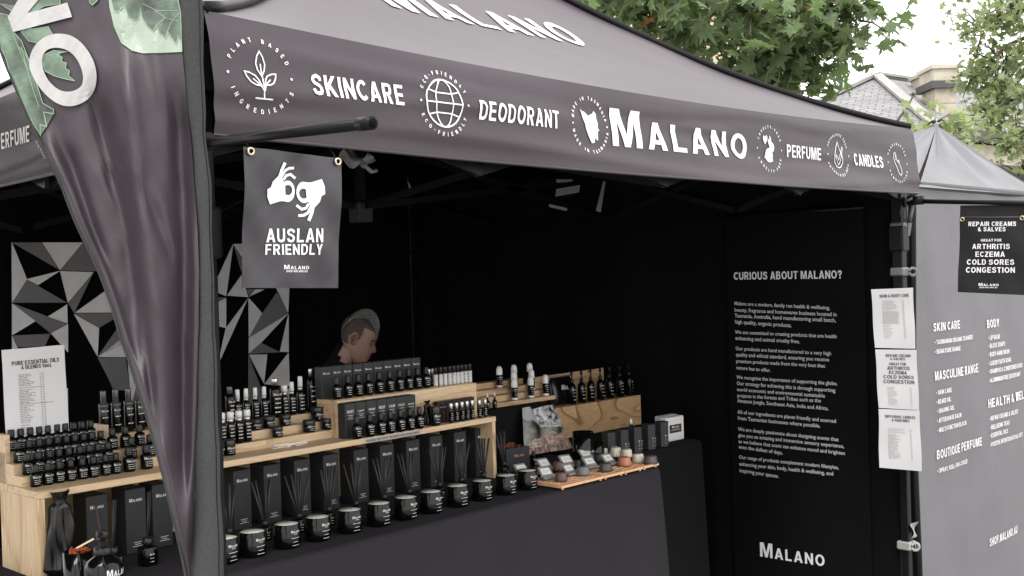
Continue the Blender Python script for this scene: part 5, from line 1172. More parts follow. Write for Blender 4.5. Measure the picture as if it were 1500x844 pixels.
place_row(JR, onb(bR+T2_*.5, S+R2), [406.6], lambda i, n: 'smallest black cream jar, alone on the lowest step above the match pile', .95)
place_row(JR, onb(bR+T2_*.5, S+R2), [453, 479], lambda i, n: ('black cream jar on the lowest step below the tall silver capped bottle', 'black cream jar at the right end of the lowest step')[i], [1.12, 1.02])
place_row(JR, onb(bR+T2_*1.5, S+2*R2), [466.5], lambda i, n: 'tall black cream jar on the step beside the pine box', 1.35)
FS = Kind(fine_spray(47*sj, 5.3*sj))
place_row(FS, onb(bR+T2_*2.5, S+3*R2), [349, 361.6, 375, 388], lambda i, n: f'slim black spray with thin white cap, {nth(i)} of the rear left four')
place_row(FS, onb(bR+T2_*2.5, S+3*R2), [428.5, 441], lambda i, n: ('slim black spray with white cap behind the two pump jars', 'slim black spray with white cap left of the tall silver capped bottle')[i], [1.05, 1.2])
CBs = Kind(capped_bottle(58*sj, 8.6*sj, 'silver')); place_row(CBs, onb(bR+T2_*2.5-.004, S+3*R2), [404], lambda i, n: 'large black bottle with silver cap amid the white capped sprays')
CBt = Kind(capped_bottle(68*sj, 6.6*sj, 'silver')); place_row(CBt, onb(bR+T2_*2.4, S+2.9*R2), [457], lambda i, n: 'tallest black bottle with silver cap beside the pine box')
CBk = Kind(capped_bottle(52*sj, 7.2*sj, 'clearcap')); place_row(CBk, onb(bR+T2_*2.6, S+3*R2), [318, 338], lambda i, n: ('black capped bottle peeping from behind the flag pole', 'black capped bottle left of the white capped sprays')[i])
SBb = Kind(spray_bottle(46*sj, 5.6*sj)); place_row(SBb, onb(bR+T2_*2.4, S+3*R2), [417.5], lambda i, n: 'black bottle with silver collar between the large bottle and slim sprays')
# matchsticks heap
mt = thing('matchstick_pile', 'loose pile of pale wooden matchsticks on the shelf below the jars', 'matchsticks', at(424, 654, 'z', S))
rnd = random.Random(4)
for i in range(26):
    c = Vector((rnd.uniform(-.045, .045), rnd.uniform(-.010, .012), .002+.0022*(i % 4))); a = AS+rnd.gauss(0, .35); d = Vector((math.cos(a), math.sin(a), rnd.uniform(-.03, .03)))*.023
    g = MB(); g.bar(c-d, c+d, .0024); part('matchstick', g, M['white'] if i % 3 else M['match'], mt)

# ---- pine box with cartons
pb = at(699, 609, 'z', S); k3 = pb-SF; bX = -k3.x*math.sin(AS)+k3.y*math.cos(AS); aX1 = k3.x*math.cos(AS)+k3.y*math.sin(AS); zX = at(699, 561, 'y', pb.y).z
aX0 = (along(onb(bX, zX), 495).x-SF.x)/math.cos(AS)
DX = .105
bxr = thing('pine_box', 'pine plinth box on the shelf carrying ten black cartons and white vials', 'box', sl(aX0, bX), AS)
g = MB(); g.box(0, 0, 0, aX1-aX0, .012, zX-S-.0); part('front_panel', g, M['pined'] if 0 else M['pines'], bxr)
g = MB(); g.box(0, .0125, zX-S-.014, aX1-aX0, DX, zX-S+.0015, b=.001); part('top_board', g, M['pine'], bxr)
g = MB(); g.box(.0, .0125, 0, .012, DX, zX-S-.0145); part('side_panel', g, M['pined'], bxr); g = MB(); g.box(aX1-aX0-.012, .0125, 0, aX1-aX0, DX, zX-S-.0145); part('side_panel', g, M['pined'], bxr)
zt_ = zX+.0018
def mids(e): return [(a+b)/2 for a, b in zip(e, e[1:])]
ed1 = [471.4, 487, 502.5, 517.7, 533.3, 548, 562.6, 576.6, 590, 604, 617]
P1 = onb(bX+.068, zt_); w1 = (along(P1, 617)-along(P1, 471.4)).length/10
h1 = at(617, 523.5, 'y', along(P1, 617).y).z-zt_
C1 = Kind(carton(w1*.975, .034, h1, yl=.76, top=False, lines=False)); place_row(C1, P1, mids(ed1), lambda i, n: f'tall black carton, {nth(i)} from left in the top row on the pine box', jit=.01)
Pb1 = onb(bX+.035, zt_); sb = mpx(along(Pb1, 550)); OC = Kind(oil_bottle(31.5*sb, 6.1*sb, 'massage_oil_bottle')); OC.root['group'] = 'black bottles before the cartons'
place_row(OC, Pb1, [493.6, 510, 525, 540, 555.5, 571, 585.6, 599, 612], lambda i, n: f'black bottle, {nth(i)} from left before the top cartons on the pine box')
place_row(OC, Pb1, [624.5], lambda i, n: 'black bottle standing between the top cartons and the white vials')
Pr = onb(bX+.036, zt_); sr = mpx(along(Pr, 660)); RO = Kind(roller(27*sr, 3.3*sr))
place_row(RO, Pr, [638.3, 645.7, 652.3, 659, 665.3, 670.8, 676.4, 682.3, 688.4], lambda i, n: f'white labelled vial with black cap, {nth(i)} from left on the pine box', jit=.3)
MV0 = Kind(metal_vial(25*sr, 3.0*sr)); place_row(MV0, onb(bX+.06, zt_), [629, 633.6], lambda i, n: ('dim vial with metal cap behind the last black bottle', 'dim vial with metal cap just left of the white vials')[i])
ed2 = [506.7, 522, 538, 553.5, 568, 582.2, 596.2, 610.2]
P2 = onb(bX-.040, S+.0006); w2 = (along(P2, 610.2)-along(P2, 506.7)).length/7; h2 = at(506.7, 592, 'y', along(P2, 506.7).y).z-S
C2 = Kind(carton(w2*.975, .036, h2, yl=.72, top=False, lines=True, txt='BODY OIL'[:4]))
NM = ['DUST', 'CLARITY', 'DREAM', 'REST', 'CALM', 'FOCUS', 'BALANCE']
for i, u in enumerate(mids(ed2)):
    r_ = Kind(carton(w2*.975, .036, h2, yl=.72, top=False, lines=True, txt=NM[i])); r_.put(along(P2, u), AS+random.uniform(-.01, .01), f'black carton, {ORD[i]} from left in the row standing before the pine box')
for ch in list(C2.root.children): bpy.data.objects.remove(ch)
bpy.data.objects.remove(C2.root)
Pb2 = onb(bX-.066, S+.0006); sb2 = mpx(along(Pb2, 560)); OD = Kind(oil_bottle(33*sb2, 6.7*sb2, 'massage_oil_bottle')); 
place_row(OD, Pb2, [523, 542, 558.5, 572, 587, 601, 614.5], lambda i, n: f'black bottle, {nth(i)} from left on the shelf before the lower cartons')
# satin pouch, squat bottle
def pouch(label, P, h, r, lean=0, seed=0):
    t = thing('satin_pouch', label, 'pouch', P); g = MB()
    def f(a, b):
        th = 2*PI*a; z = b*h
        if b < .08: rr = r*(.6+5*b)
        elif b < .82: rr = r*(1.08-.42*(b-.08)+.05*math.sin(b*13+seed))
        elif b < .88: rr = r*(.74-.36*(b-.82)/.06)
        else: rr = r*(.38+.34*(b-.88)/.12)
        rr *= 1+.13*math.sin(4*th+seed+b*4)+.10*math.sin(3*th-b*8+seed)+.05*math.sin(9*th+b*6)
        return Vector((rr*math.cos(th)+lean*b*b*h, rr*.62*math.sin(th), z))
    g.grid(f, 40, 40); part('satin_bag', g, M['satin'], t); g = MB(); g.tube([(r*.36*math.cos(a)+lean*.72*h, r*.26*math.sin(a), h*.865) for a in [i*PI/8 for i in range(17)]], h*.014, 6); part('drawstring', g, M['satin'], t); return t
pp = along(onb(bX-.03, S), 627); sp2 = mpx(pp); pouch('small black satin drawstring pouch between the lower cartons and the vials', pp, 36*sp2, 8*sp2, seed=2)
pq = along(onb(bX-.058, S+.0006), 638); Kind(jar(28*sp2, 7.6*sp2)).put(pq, AS, 'squat black bottle in front of the satin pouch')
q = bpy.data.objects
Pm = onb(bX-.030, S+.0006); edm = [641, 647.5, 655, 662, 669, 676, 683, 690, 694]
hm = 31*mpx(along(Pm, 668)); wm = (along(Pm, 690)-along(Pm, 647.5)).length/6
C3 = Kind(carton(wm*.95, .02, hm, foil=True, yl=.7, top=False, lines=False, name='slim_carton')); place_row(C3, Pm, [645.5, 652, 659, 666, 673, 680, 687, 692.5], lambda i, n: f'slim brown-black carton, {nth(i)} from left behind the metal capped vials', jit=.01)
Pv = onb(bX-.056, S+.0006); sv_ = mpx(along(Pv, 670)); MV = Kind(metal_vial(28*sv_, 3.2*sv_))
place_row(MV, Pv, [661, 669, 677, 684.5, 692], lambda i, n: f'slim perfume vial with metal cap, {nth(i)} of five before the slim cartons', jit=.3)
place_row(MV, Pv, [702.5, 711], lambda i, n: ('slim perfume vial with metal cap near the right end of the shelf', 'slim perfume vial with metal cap, last on the shelf')[i], .95)
# ---- diffuser cartons and reed diffusers inside the shelf
PD = onb(.062, T+.001)
wD = (along(PD, 369.5)-along(PD, 344)).length; sD = mpx(along(PD, 357)); hD = 87*sD
CD = Kind(carton(wD, wD*1.25, hD, name='diffuser_carton', yl=.80))
fc = [357, 401, 445, 487, 531, 569, 607, 641, 676, 707]
place_row(CD, PD, fc, lambda i, n: f'tall black diffuser carton, {nth(i)} right of the flag pole inside the shelf', jit=.03)
CDl = [144.5, 201, 240]
place_row(CD, PD, CDl, lambda i, n: ('tall black diffuser carton behind the red-brown reed at left', 'tall black diffuser carton left of the feather flag', 'tall black diffuser carton half hidden by the feather flag')[i], jit=.03)
pdf = at(390, 792, 'z', T)-SF; PF = onb(-pdf.x*math.sin(AS)+pdf.y*math.cos(AS), T+.001); sF = mpx(along(PF, 480))
rows = [337, 389, 439, 482.5, 522, 563.5, 600, 644.5, 676.5, 709]
for i, u in enumerate(rows):
    p = along(PF, u); d = Kind(diffuser(7.6*sF, 28*sF, 5, 76*sF, 30+i)); d.put(p, AS+.1*math.sin(i*3), f'black reed diffuser, {ORD[i]} right of the flag pole before its carton')
p = at(739, 699, 'z', T+.001); Kind(diffuser(7.6*sF, 28*sF, 5, 72*sF, 77)).put(p, .3, 'black reed diffuser standing outside the right end of the shelf')
sL = mpx(at(218, 828, 'z', T))
Kind(diffuser(12.5*sL, 40*sL, 4, 92*sL, 5, True)).put(at(217, 827, 'z', T+.001), AS, 'black diffuser with a bundle of reeds beside the flag edge')
Kind(diffuser(12.5*sL, 40*sL, 4, 92*sL, 6, True)).put(at(166, 842, 'z', T+.001), AS, 'black diffuser with a bundle of reeds behind the pump bottle')
# ---- candles
sC = mpx(at(371, 815, 'z', T)); CA = Kind(candle(19.8*sC, 36.5*sC))
cu = [330, 371, 421, 466, 513, 556, 595, 632, 671, 707, 742, 773]
P0 = at(371, 812, 'z', T); 
for i, u in enumerate(cu):
    a = (u-371)/402; y = c0_.y+(c1_.y-c0_.y)*0; TSLs = TSL; TSL = .036; p = along(Vector((c0_.x, c0_.y+.030, T+.001)), u); TSL = TSLs
    CA.put(p, random.uniform(-.12, .12)+.03, f'black glass candle with pale wax, {ORD[i]} from left along the table front', .97 if i > 8 else 1)
# ---- things inside the left end of the shelf
sP = mpx(at(88, 830, 'z', T)); pouch('long crumpled black satin bag standing in the left end of the shelf', at(90, 846, 'z', T+.001), 122*sP, 19*sP, .02, 1)
tc_ = thing('black_tumbler', 'black tumbler of glowing orange shredded paper with a matchstick laid across', 'tumbler', at(116, 868, 'z', T+.001))
g = MB(); r_ = 19*sP; h_ = 56*sP; g.lathe([(r_*.95, 0), (r_, .004), (r_, h_), (r_*.93, h_), (r_*.93, h_*.8)], 28); part('glass_tumbler', g, M['glass'], tc_)
g = MB(); rnd = random.Random(8)
for i in range(30):
    a = rnd.uniform(0, 2*PI); k = rnd.uniform(0, .8)*r_; p_ = Vector((k*math.cos(a), k*math.sin(a), h_*rnd.uniform(.86, 1.0))); d = Vector((rnd.gauss(0, 1), rnd.gauss(0, 1), rnd.gauss(0, .5))).normalized()*r_*.4
    g.tube([p_-d, p_+Vector((0, 0, .006)), p_+d], .0012, 4)
part('shredded_paper', g, M['orange'], tc_)['kind'] = 'stuff'
p_ = tc_.location+Vector((0, 0, h_+.006)); mk = thing('long_match', 'single pale match lying across the orange shredded paper', 'match', p_); g = MB(); g.bar((-.004, 0, 0), (.036, -.006, .016), .0035); part('stick', g, M['match'], mk)
def pump(h, r, label=''):
    t = thing('pump_bottle', label, 'bottle', PARK); g = MB(); g.lathe([(r*.94, 0), (r, h*.02), (r, h*.50), (r*.85, h*.58), (r*.42, h*.65), (r*.38, h*.67)], 20); part('glass_body', g, M['glass'], t)
    g = MB(); g.lathe([(r*.44, h*.66), (r*.46, h*.68), (r*.46, h*.76), (r*.3, h*.77), (r*.16, h*.78), (r*.16, h*.90)], 14); part('collar', g, M['cap'], t)
    g = MB(); g.lathe([(r*.30, h*.89), (r*.34, h*.92), (r*.32, h*.99), (r*.2, h)], 12); g.tube([(0, 0, h*.955), (-r*.5, -r*.2, h*.96), (-r*.95, -r*.4, h*.935), (-r*1.02, -r*.43, h*.91)], [r*.14, r*.13, r*.12, r*.10], 8); part('pump_head', g, M['cap'], t)
    label_print(t, r, h*.08, h*.48, 3); return t
pb_ = at(153, 880, 'z', T+.001); Kind(pump(92*sP, 24*sP)).put(pb_, AS+.5, 'large black pump bottle in front of the left shelf opening')
rr0 = at(147, 800, 'z', T+.06); rb = thing('brown_reed', 'single dark red-brown reed leaning before the left diffuser carton', 'reed', rr0); e1 = at(140, 741, 'y', rr0.y-.01)-rr0; g = MB(); g.tube([(.012, 0, -.05), e1], .0035, 8); part('stick', g, M['reedb'], rb)

# ================================================================= RIGHT-HAND DISPLAY
# black plinth behind the shelf end
bp0 = at(730, 690, 'z', T); yK = 3.04
kx0, kx1 = at(719, 640, 'y', yK).x, at(797, 640, 'y', yK).x; zK = at(748, 597, 'y', yK).z
pln = thing('black_plinth', 'black cloth-covered plinth beside the right end of the pine shelf', 'plinth', (kx0, yK, T+.001), 0)
g = MB(); g.box(0, 0, 0, kx1-kx0+.03, .26, zK-T-.001, b=.004); part('covered_box', g, M['clothb'], pln)
# deodorant riser on the plinth
RDy = yK+.035; zR = zK+.001
da, db = at(771, 597, 'y', RDy), at(814, 588, 'y', RDy)
dx0 = at(722, 600, 'y', RDy).x
dr = thing('stepped_riser', 'low pine stepped stand with white capped deodorants on the black plinth', 'riser', (dx0, RDy, zR), 0)
Ld = db.x-dx0; hb_ = max(.016, db.z-zR)
g = MB(); g.box(0, 0, 0, Ld, .05, hb_, b=.0008); part('step', g, M['pined'], dr)
for k in (1, 2, 3): g = MB(); g.box(0, .05*k, 0, Ld*(1 if k < 3 else .9), .05*k+.052, hb_+.022*k, b=.0008); part('step', g, M['pined'], dr)
def deod(h, r):
    t = thing('deodorant', '', 'deodorant', PARK); g = MB(); g.lathe([(r*.95, 0), (r, h*.02), (r, h*.10), (r*.96, h*.105)], 16); part('base_ring', g, M['white'], t)
    g = MB(); g.lathe([(r*.97, h*.10), (r*.97, h*.56), (r*.7, h*.60)], 16); part('black_body', g, M['glass'], t)
    g = MB(); g.lathe([(r*.93, h*.585), (r*.95, h*.60), (r*.94, h*.80), (r*.82, h*.91), (r*.5, h*.98), (r*.1, h)], 16); part('domed_cap', g, M['white'], t); label_print(t, r*.97, h*.16, h*.52, 3); return t
pd_ = Vector((at(753, 590, 'y', RDy+.024).x, RDy+.024, zR+hb_+.0006)); sd_ = mpx(pd_)
DE = Kind(deod(31.5*sd_, 4.9*sd_))
TSL_ = TSL; TSL = 0
place_row(DE, pd_, [754, 778, 799.5], lambda i, n: ('white capped roll-on deodorant, front left on the pine stand', 'white capped roll-on deodorant, front middle on the pine stand', 'white capped roll-on deodorant, alone at the right end of the stand')[i], rot=0)
place_row(DE, pd_+Vector((0, .05, .022)), [753.5, 779], lambda i, n: ('white capped roll-on deodorant, second row left on the pine stand', 'white capped roll-on deodorant, second row right on the pine stand')[i], rot=0)
place_row(DE, pd_+Vector((0, .10, .044)), [732, 753.5, 776.5], lambda i, n: ('white capped roll-on deodorant, leftmost and apart on the stand', 'white capped roll-on deodorant, rear row left above two others', 'white capped roll-on deodorant, highest in the rear row')[i], rot=0)
def dropper(h, r, capm='white'):
    t = thing('dropper_bottle', '', 'bottle', PARK); g = MB(); g.lathe([(r*.92, 0), (r, h*.03), (r, h*.42), (r*.8, h*.52), (r*.35, h*.58), (r*.33, h*.62)], 16); part('glass_body', g, M['glass'], t)
    g = MB(); g.lathe([(r*.42, h*.60), (r*.42, h*.74)], 12); part('collar', g, M['cap'], t); g = MB(); g.lathe([(r*.32, h*.74), (r*.34, h*.9), (r*.2, h)], 12); part('dropper_bulb', g, M[capm], t); label_print(t, r, h*.06, h*.40, 2); return t
pt_ = Vector((0, yK+.02, zK+.0006)); pt_.x = at(725, 596, 'y', pt_.y).x; DRk = Kind(dropper(24*mpx(pt_), 3.6*mpx(pt_)))
place_row(DRk, pt_, [714.5, 725], lambda i, n: ('tiny dropper bottle with white bulb behind the last perfume vials', 'tiny dropper bottle with white bulb on the front edge of the plinth')[i], rot=0)
# long pine box with pump bottles
LBy = at(939, 622, 'z', T).y; lx0, lx1 = at(812, 620, 'y', LBy).x, at(939, 600, 'y', LBy).x; zL = at(939, 579, 'y', LBy).z
lb = thing('pine_box', 'long pine box with bold wood grain carrying black pump bottles', 'box', (lx0, LBy, T+.001), 0)
g = MB(); g.box(0, 0, 0, lx1-lx0, .014, zL-T, b=.001); part('front_panel', g, M['pineb'], lb); g = MB(); g.box(.001, .0145, zL-T-.016, lx1-lx0-.001, .16, zL-T-.0015); part('top_board', g, M['pined'], lb)
g = MB(); g.box(0, .0145, 0, .014, .16, zL-T-.017); part('side_panel', g, M['pined'], lb); g = MB(); g.box(lx1-lx0-.014, .0145, 0, lx1-lx0, .16, zL-T-.017); part('side_panel', g, M['pined'], lb)
yP = LBy+.155; pa, pb2 = at(784, 553, 'y', yP), at(884, 539, 'y', yP)
bk = thing('pine_board', 'thin pine board standing upright behind the black toiletry bag', 'board', (pa.x, yP, zL), 0); g = MB(); g.add([(0, 0, 0), (pb2.x-pa.x, 0, 0), (pb2.x-pa.x, .012, 0), (0, .012, 0), (0, 0, pa.z-zL), (pb2.x-pa.x, 0, pb2.z-zL), (pb2.x-pa.x, .012, pb2.z-zL), (0, .012, pa.z-zL)], [(0, 3, 2, 1), (4, 5, 6, 7), (0, 1, 5, 4), (1, 2, 6, 5), (2, 3, 7, 6), (3, 0, 4, 7)]); part('plank', g, M['pined'], bk)
Pp = Vector((0, LBy+.045, zL+.0006)); Pp.x = at(866, 588, 'y', Pp.y).x; spp = mpx(Pp)
PU = Kind(pump(46*spp, 5.9*spp))
place_row(PU, Pp, [838.5, 852.5, 866, 880, 893.5, 908.5, 922], lambda i, n: f'black pump bottle, {ORD[i]} from left on the long pine box', rot=.2, jit=.5)
PU.root['group'] = 'pump bottles'
bgp = Vector((at(805, 592, 'y', LBy+.09).x, LBy+.09, zL+.0006)); bgw = at(833, 592, 'y', LBy+.09).x-bgp.x+.02; bgh = at(815, 552, 'y', LBy+.09).z-zL
bag = thing('toiletry_bag', 'black zipped toiletry bag with a white logo on the long pine box', 'bag', bgp)
g = MB()
def bagf(a, b):
    th = 2*PI*a; z = b*bgh; f_ = math.sin(PI*min(1, .18+b*.82))**.5 if b < .999 else .15
    cx, sy = math.copysign(abs(math.cos(th))**.45, math.cos(th)), math.copysign(abs(math.sin(th))**.7, math.sin(th))
    return Vector((bgw/2+cx*bgw/2*(.92+.08*f_)*(1-.12*b**6), sy*.042*f_*(1-b*.5), z))
g.grid(bagf, 40, 16); part('fabric_body', g, M['satin'], bag); g = MB(); g.tube([(bgw*.08, -.004, bgh*.99), (bgw*.92, -.004, bgh*.99)], .003, 6); part('zip', g, M['gunm'], bag)
pol, wd = gtext('MALANO', 1, 1, .12, 'c', True); k = bgw*.62/wd; drape('label_print', [[(a*k+bgw*.55, b*k+bgh*.55) for a, b in p] for p in pol], lambda a, b: Vector((a, -.043, b)), M['faint'], bag)
# tumblers and hexagonal cartons on the rear table
def hexc(w_, h):
    t = thing('hexagonal_carton', '', 'box', PARK); g = MB(); g.prism([(w_/2*math.cos(a), w_/2*math.sin(a)) for a in [PI/6+i*PI/3 for i in range(6)]], 0, h); part('card_body', g, M['card'], t)
    P = []; pol, wd = gtext('MALANO', 1, 1, .12, 'c', True); k = w_*.42/wd; P += [[(a*k, h*.42+b*k) for a, b in p] for p in pol]
    for z in (.34, .26, .14): P.append([(-w_*.2, h*z), (w_*.2, h*z), (w_*.2, h*z+.0013), (-w_*.2, h*z+.0013)])
    drape('label_print', P, lambda a, b: Vector((a, -w_/2*math.cos(PI/6)-.001, b)), M['faint'], t); return t
def tumbler(r, h):
    t = thing('glass_tumbler', '', 'tumbler', PARK); g = MB(); g.lathe([(r*.9, 0), (r, h*.05), (r, h), (r*.94, h), (r*.94, h*.8)], 26); part('black_glass', g, M['glass'], t); label_print(t, r, h*.12, h*.42, 3, True, 110); return t
Pc = at(957, 656, 'z', T+.0006); sc_ = mpx(Pc)
TU = Kind(tumbler(14.5*sc_, 41*sc_)); pz = at(855, 676, 'z', T+.0006); TU.put(pz, 0, 'largest black glass tumbler at the left end of the rear row')
TS = Kind(tumbler(10.5*sc_, 25*sc_)); HX = Kind(hexc(21*sc_, 36*sc_))
TSL = .02
for i, (u, kk) in enumerate([(874.5, 't'), (893, 'h'), (912, 'h'), (931.5, 'h'), (951.5, 'h'), (970, 'h')]):
    p = along(Pc, u)
    if kk == 't': TS.put(p, 0, 'small black glass tumbler beside the largest tumbler')
    else: HX.put(p, 0, f'black hexagonal candle carton, {ORD[i-1]} from left in the rear row')
for i, (u) in enumerate([902, 921, 942, 961]):
    TS.put(along(Pc+Vector((0, .05, 0)), u), 0, f'black glass tumbler behind the hexagonal cartons, {ORD[i]} from left', 1.25)
DK = Kind(dropper(30*sc_, 6.6*sc_)); DK.put(along(Pc+Vector((0, .085, .032)), 925), 0, 'black dropper bottle with white bulb standing above the hexagonal cartons', 1.0)
TSL = TSL_
def whitebox(label, u0, u1, v0, v1, y, nm=True):
    a = at(u0, v1, 'y', y); b = at(u1, v1, 'y', y); h = at(u0, v0, 'y', y).z-T; t = thing('white_box', label, 'box', (a.x, y, T+.001)); w_ = b.x-a.x
    g = MB(); g.box(0, 0, 0, w_, w_*.3, h, b=.003); part('card_body', g, M['white'], t)
    if nm:
        drape('black_label', [[(w_*.16, h*.34), (w_*.84, h*.34), (w_*.84, h*.68), (w_*.16, h*.68)]], lambda a, b: Vector((a, -.001, b)), M['ink'], t)
        pol, wd = gtext('MALANO', 1, 1, .12, 'c', True); k = w_*.4/wd; P = [[(a*k+w_/2, b*k+h*.53) for a, b in p] for p in pol]+[[(w_*.25, h*.45), (w_*.75, h*.45), (w_*.75, h*.47), (w_*.25, h*.47)]]
        drape('label_print', P, lambda a, b: Vector((a, -.0018, b)), M['faint'], t)
    return t
yw = at(990, 646, 'z', T).y
whitebox('white box with a black label at the right end of the rear table', 977, 1002.5, 613, 646, yw); whitebox('plain white box behind the labelled white box', 969, 993, 611, 640, yw+.11, False)
# landscape leaflets on a black stand
yM = 2.965
def leaflet(label, quad, mats_, seed, logo):
    q = [at(u, v, 'y', yM) for u, v in quad]; back = Vector((0, .045, 0)); q[0] = at(*quad[0], 'y', yM+.05); q[1] = at(*quad[1], 'y', yM+.05)
    t = thing('leaflet', label, 'leaflet', q[3])
    def f(a, b, off=0): return q[0].lerp(q[1], a).lerp(q[3].lerp(q[2], a), b)-q[3]+Vector((0, -.012*math.sin(a*PI)-off, .006*math.sin(a*PI)*(1-b)))
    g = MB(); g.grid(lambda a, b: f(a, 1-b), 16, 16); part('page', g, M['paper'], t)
    rnd = random.Random(seed)
    def band(y0f, y1f, mt, off):
        N = 14; top = [(i/N, y0f(i/N)) for i in range(N+1)]; bot = [(i/N, y1f(i/N)) for i in range(N, -1, -1)]
        drape('photo_print', [top+bot], lambda a, b: f(a, b, off), M[mt], t, .12)
    if seed == 1:
        band(lambda a: .22+.18*a+.03*math.sin(a*9), lambda a: 1, 'print_land', .001); band(lambda a: .80-.25*a+.03*math.sin(a*14), lambda a: 1, 'print_brown', .0018)
    else:
        band(lambda a: .01, lambda a: 1, 'print_snow', .001); band(lambda a: .42+.1*a, lambda a: 1, 'print_land', .0018); band(lambda a: .60+.04*math.sin(a*12), lambda a: 1, 'print_brown', .0026)
    pol, wd = gtext('MALANO', 1, 1, .12, 'c', True); k = .30/wd
    cx, cy = logo; drape('label_print', [[(a*k+cx, cy-b*k*.6) for a, b in p] for p in pol]+[[(cx-.13, cy+.03), (cx+.13, cy+.03), (cx+.13, cy+.05), (cx-.13, cy+.05)]], lambda a, b: f(a, b, .0034), M['print'], t); return t
leaflet('left leaflet page with a misty green hillside photograph', [(765, 598), (778, 598), (812, 660), (768, 667)], 0, 1, (.45, .80))
leaflet('right leaflet with rocks above brown grassland, curling on its stand', [(779, 600), (811, 593), (838, 656), (801, 662)], 0, 2, (.66, .42))
for (u0, v0, u1, v1, lb_) in ((791, 660, 806, 649, 'small black card holder before the left leaflet'), (810, 655, 826, 642, 'small black card holder before the right leaflet')):
    a = at(u0, v0, 'z', T+.001); b = at(u1, v0, 'y', a.y); h = at(u0, v1, 'y', a.y).z-T; t = thing('card_holder', lb_, 'card holder', (a.x, a.y, T+.001)); g = MB(); w_ = b.x-a.x
    g.add([(0, 0, 0), (w_, -.004, 0), (w_, .03, 0), (0, .034, 0), (0, .006, max(.02, h)), (w_, .002, max(.02, h)), (w_, .03, max(.02, h)), (0, .034, max(.02, h))], [(0, 3, 2, 1), (4, 5, 6, 7), (0, 1, 5, 4), (1, 2, 6, 5), (2, 3, 7, 6), (3, 0, 4, 7)]); part('block', g, M['card'], t)
# gift box of shredded paper
gp = at(745, 693, 'z', T); gb = thing('gift_box', 'black open gift box lined with orange shredded paper beside the shelf end', 'gift box', (gp.x, gp.y+.01, T+.001), -.12); sg = mpx(gp); gw, gh, gd = 44*sg, 34*sg, .09
g = MB(); th = .004
g.box(0, 0, 0, gw, th, gh); g.box(0, gd-th, 0, gw, gd, gh+.004); g.box(0, th, 0, th, gd-th, gh-.002); g.box(gw-th, th, 0, gw, gd-th, gh-.002); g.box(th, th, .002, gw-th, gd-th, gh*.6); part('card_body', g, M['card'], gb)
g = MB(); rnd = random.Random(2)
for i in range(60):
    p_ = Vector((rnd.uniform(.006, gw*.8), rnd.uniform(.01, gd-.01), gh*rnd.uniform(.8, 1.08))); d = Vector((rnd.gauss(0, 1), rnd.gauss(0, 1), rnd.gauss(0, .5))).normalized()*.010; g.tube([p_-d, p_+Vector((0, 0, .004)), p_+d], .0009, 4)
part('shredded_paper', g, M['orange'], gb)['kind'] = 'stuff'
pol, wd = gtext('MALANO', 1, 1, .12, 'c', True); k = gw*.4/wd; drape('label_print', [[(a*k+gw*.55, b*k+gh*.6) for a, b in p] for p in pol], lambda a, b: Vector((a, -.001, b)), mat('copper_foil_print', (.5, .28, .2), .4, .5), gb)
p_ = at(782, 684, 'z', T+.001); Kind(oil_bottle(24*sg, 4.8*sg)).put(p_, .2, 'small black oil bottle between the gift box and the leaflets')
# wax melt trays
tA, tB = at(823, 713.5, 'z', T+.012), at(966, 679, 'z', T+.012); tang = math.atan2(tB.y-tA.y, tB.x-tA.x); TL4 = (tB-tA).length
tdep = .17
lens = [at(u, 714-.242*(u-823), 'z', T+.012) for u in (823, 886, 916, 943.5, 966)]
for i in range(4):
    a, b = lens[i], lens[i+1]; w_ = (b-a).length-.003; dd = [tdep, tdep*.92, tdep*.8, tdep*.6][i]
    t = thing('wooden_tray', f'slatted wooden tray of wax melts, {ORD[i]} from left along the table edge', 'tray', (a.x, a.y, T), tang)
    g = MB(); g.box(0, 0, .007, w_, .008, .016, b=.001); part('rail', g, M['bamboo'], t); g = MB(); g.box(0, dd-.008, .007, w_, dd, .016, b=.001); part('rail', g, M['bamboo'], t)
    g = MB(); g.box(0, .0085, .007, .008, dd-.0085, .016, b=.001); part('rail', g, M['bamboo'], t); g = MB(); g.box(w_-.008, .0085, .007, w_, dd-.0085, .016, b=.001); part('rail', g, M['bamboo'], t)
    ns = max(3, int(dd/.024))
    for k in range(ns): y_ = .016+(dd-.032)*k/(ns-1)-.005; g = MB(); g.box(.0085, y_, .009, w_-.0085, y_+.011, .0135, b=.0008); part('slat', g, M['bamboo'], t)
    for x_ in (.012, w_-.012):
        for y_ in (.008, dd-.008): g = MB(); g.lathe([(.0042, .001), (.0042, .0072)], 10, c=(x_, y_, 0)); part('foot', g, M['bamboo'], t)
def melt(u, v, wpx, hpx, m_, label, base=None):
    z = T+.0145; p = at(u, v, 'z', z); s = mpx(p); r = wpx*s/2; h = hpx*s*.82; t = thing('wax_melt', label, 'wax melt', p, random.uniform(0, 1)); g = MB(); n = 28; vs = []
    for rr, zz in ((r*1.0, 0), (r*.99, h*.2), (r*.86, h*.92), (r*.80, h), ):
        for i in range(n): a = 2*PI*i/n; k = rr*(1+.018*math.cos(8*a)); vs.append((k*math.cos(a), k*math.sin(a), zz))
    fs = [(k*n+i, k*n+(i+1) % n, (k+1)*n+(i+1) % n, (k+1)*n+i) for k in range(3) for i in range(n)]+[tuple(range(n-1, -1, -1)), tuple(range(3*n, 4*n))]
    g.add(vs, fs, 0, True); part('wax_body', g, M[m_], t); return t
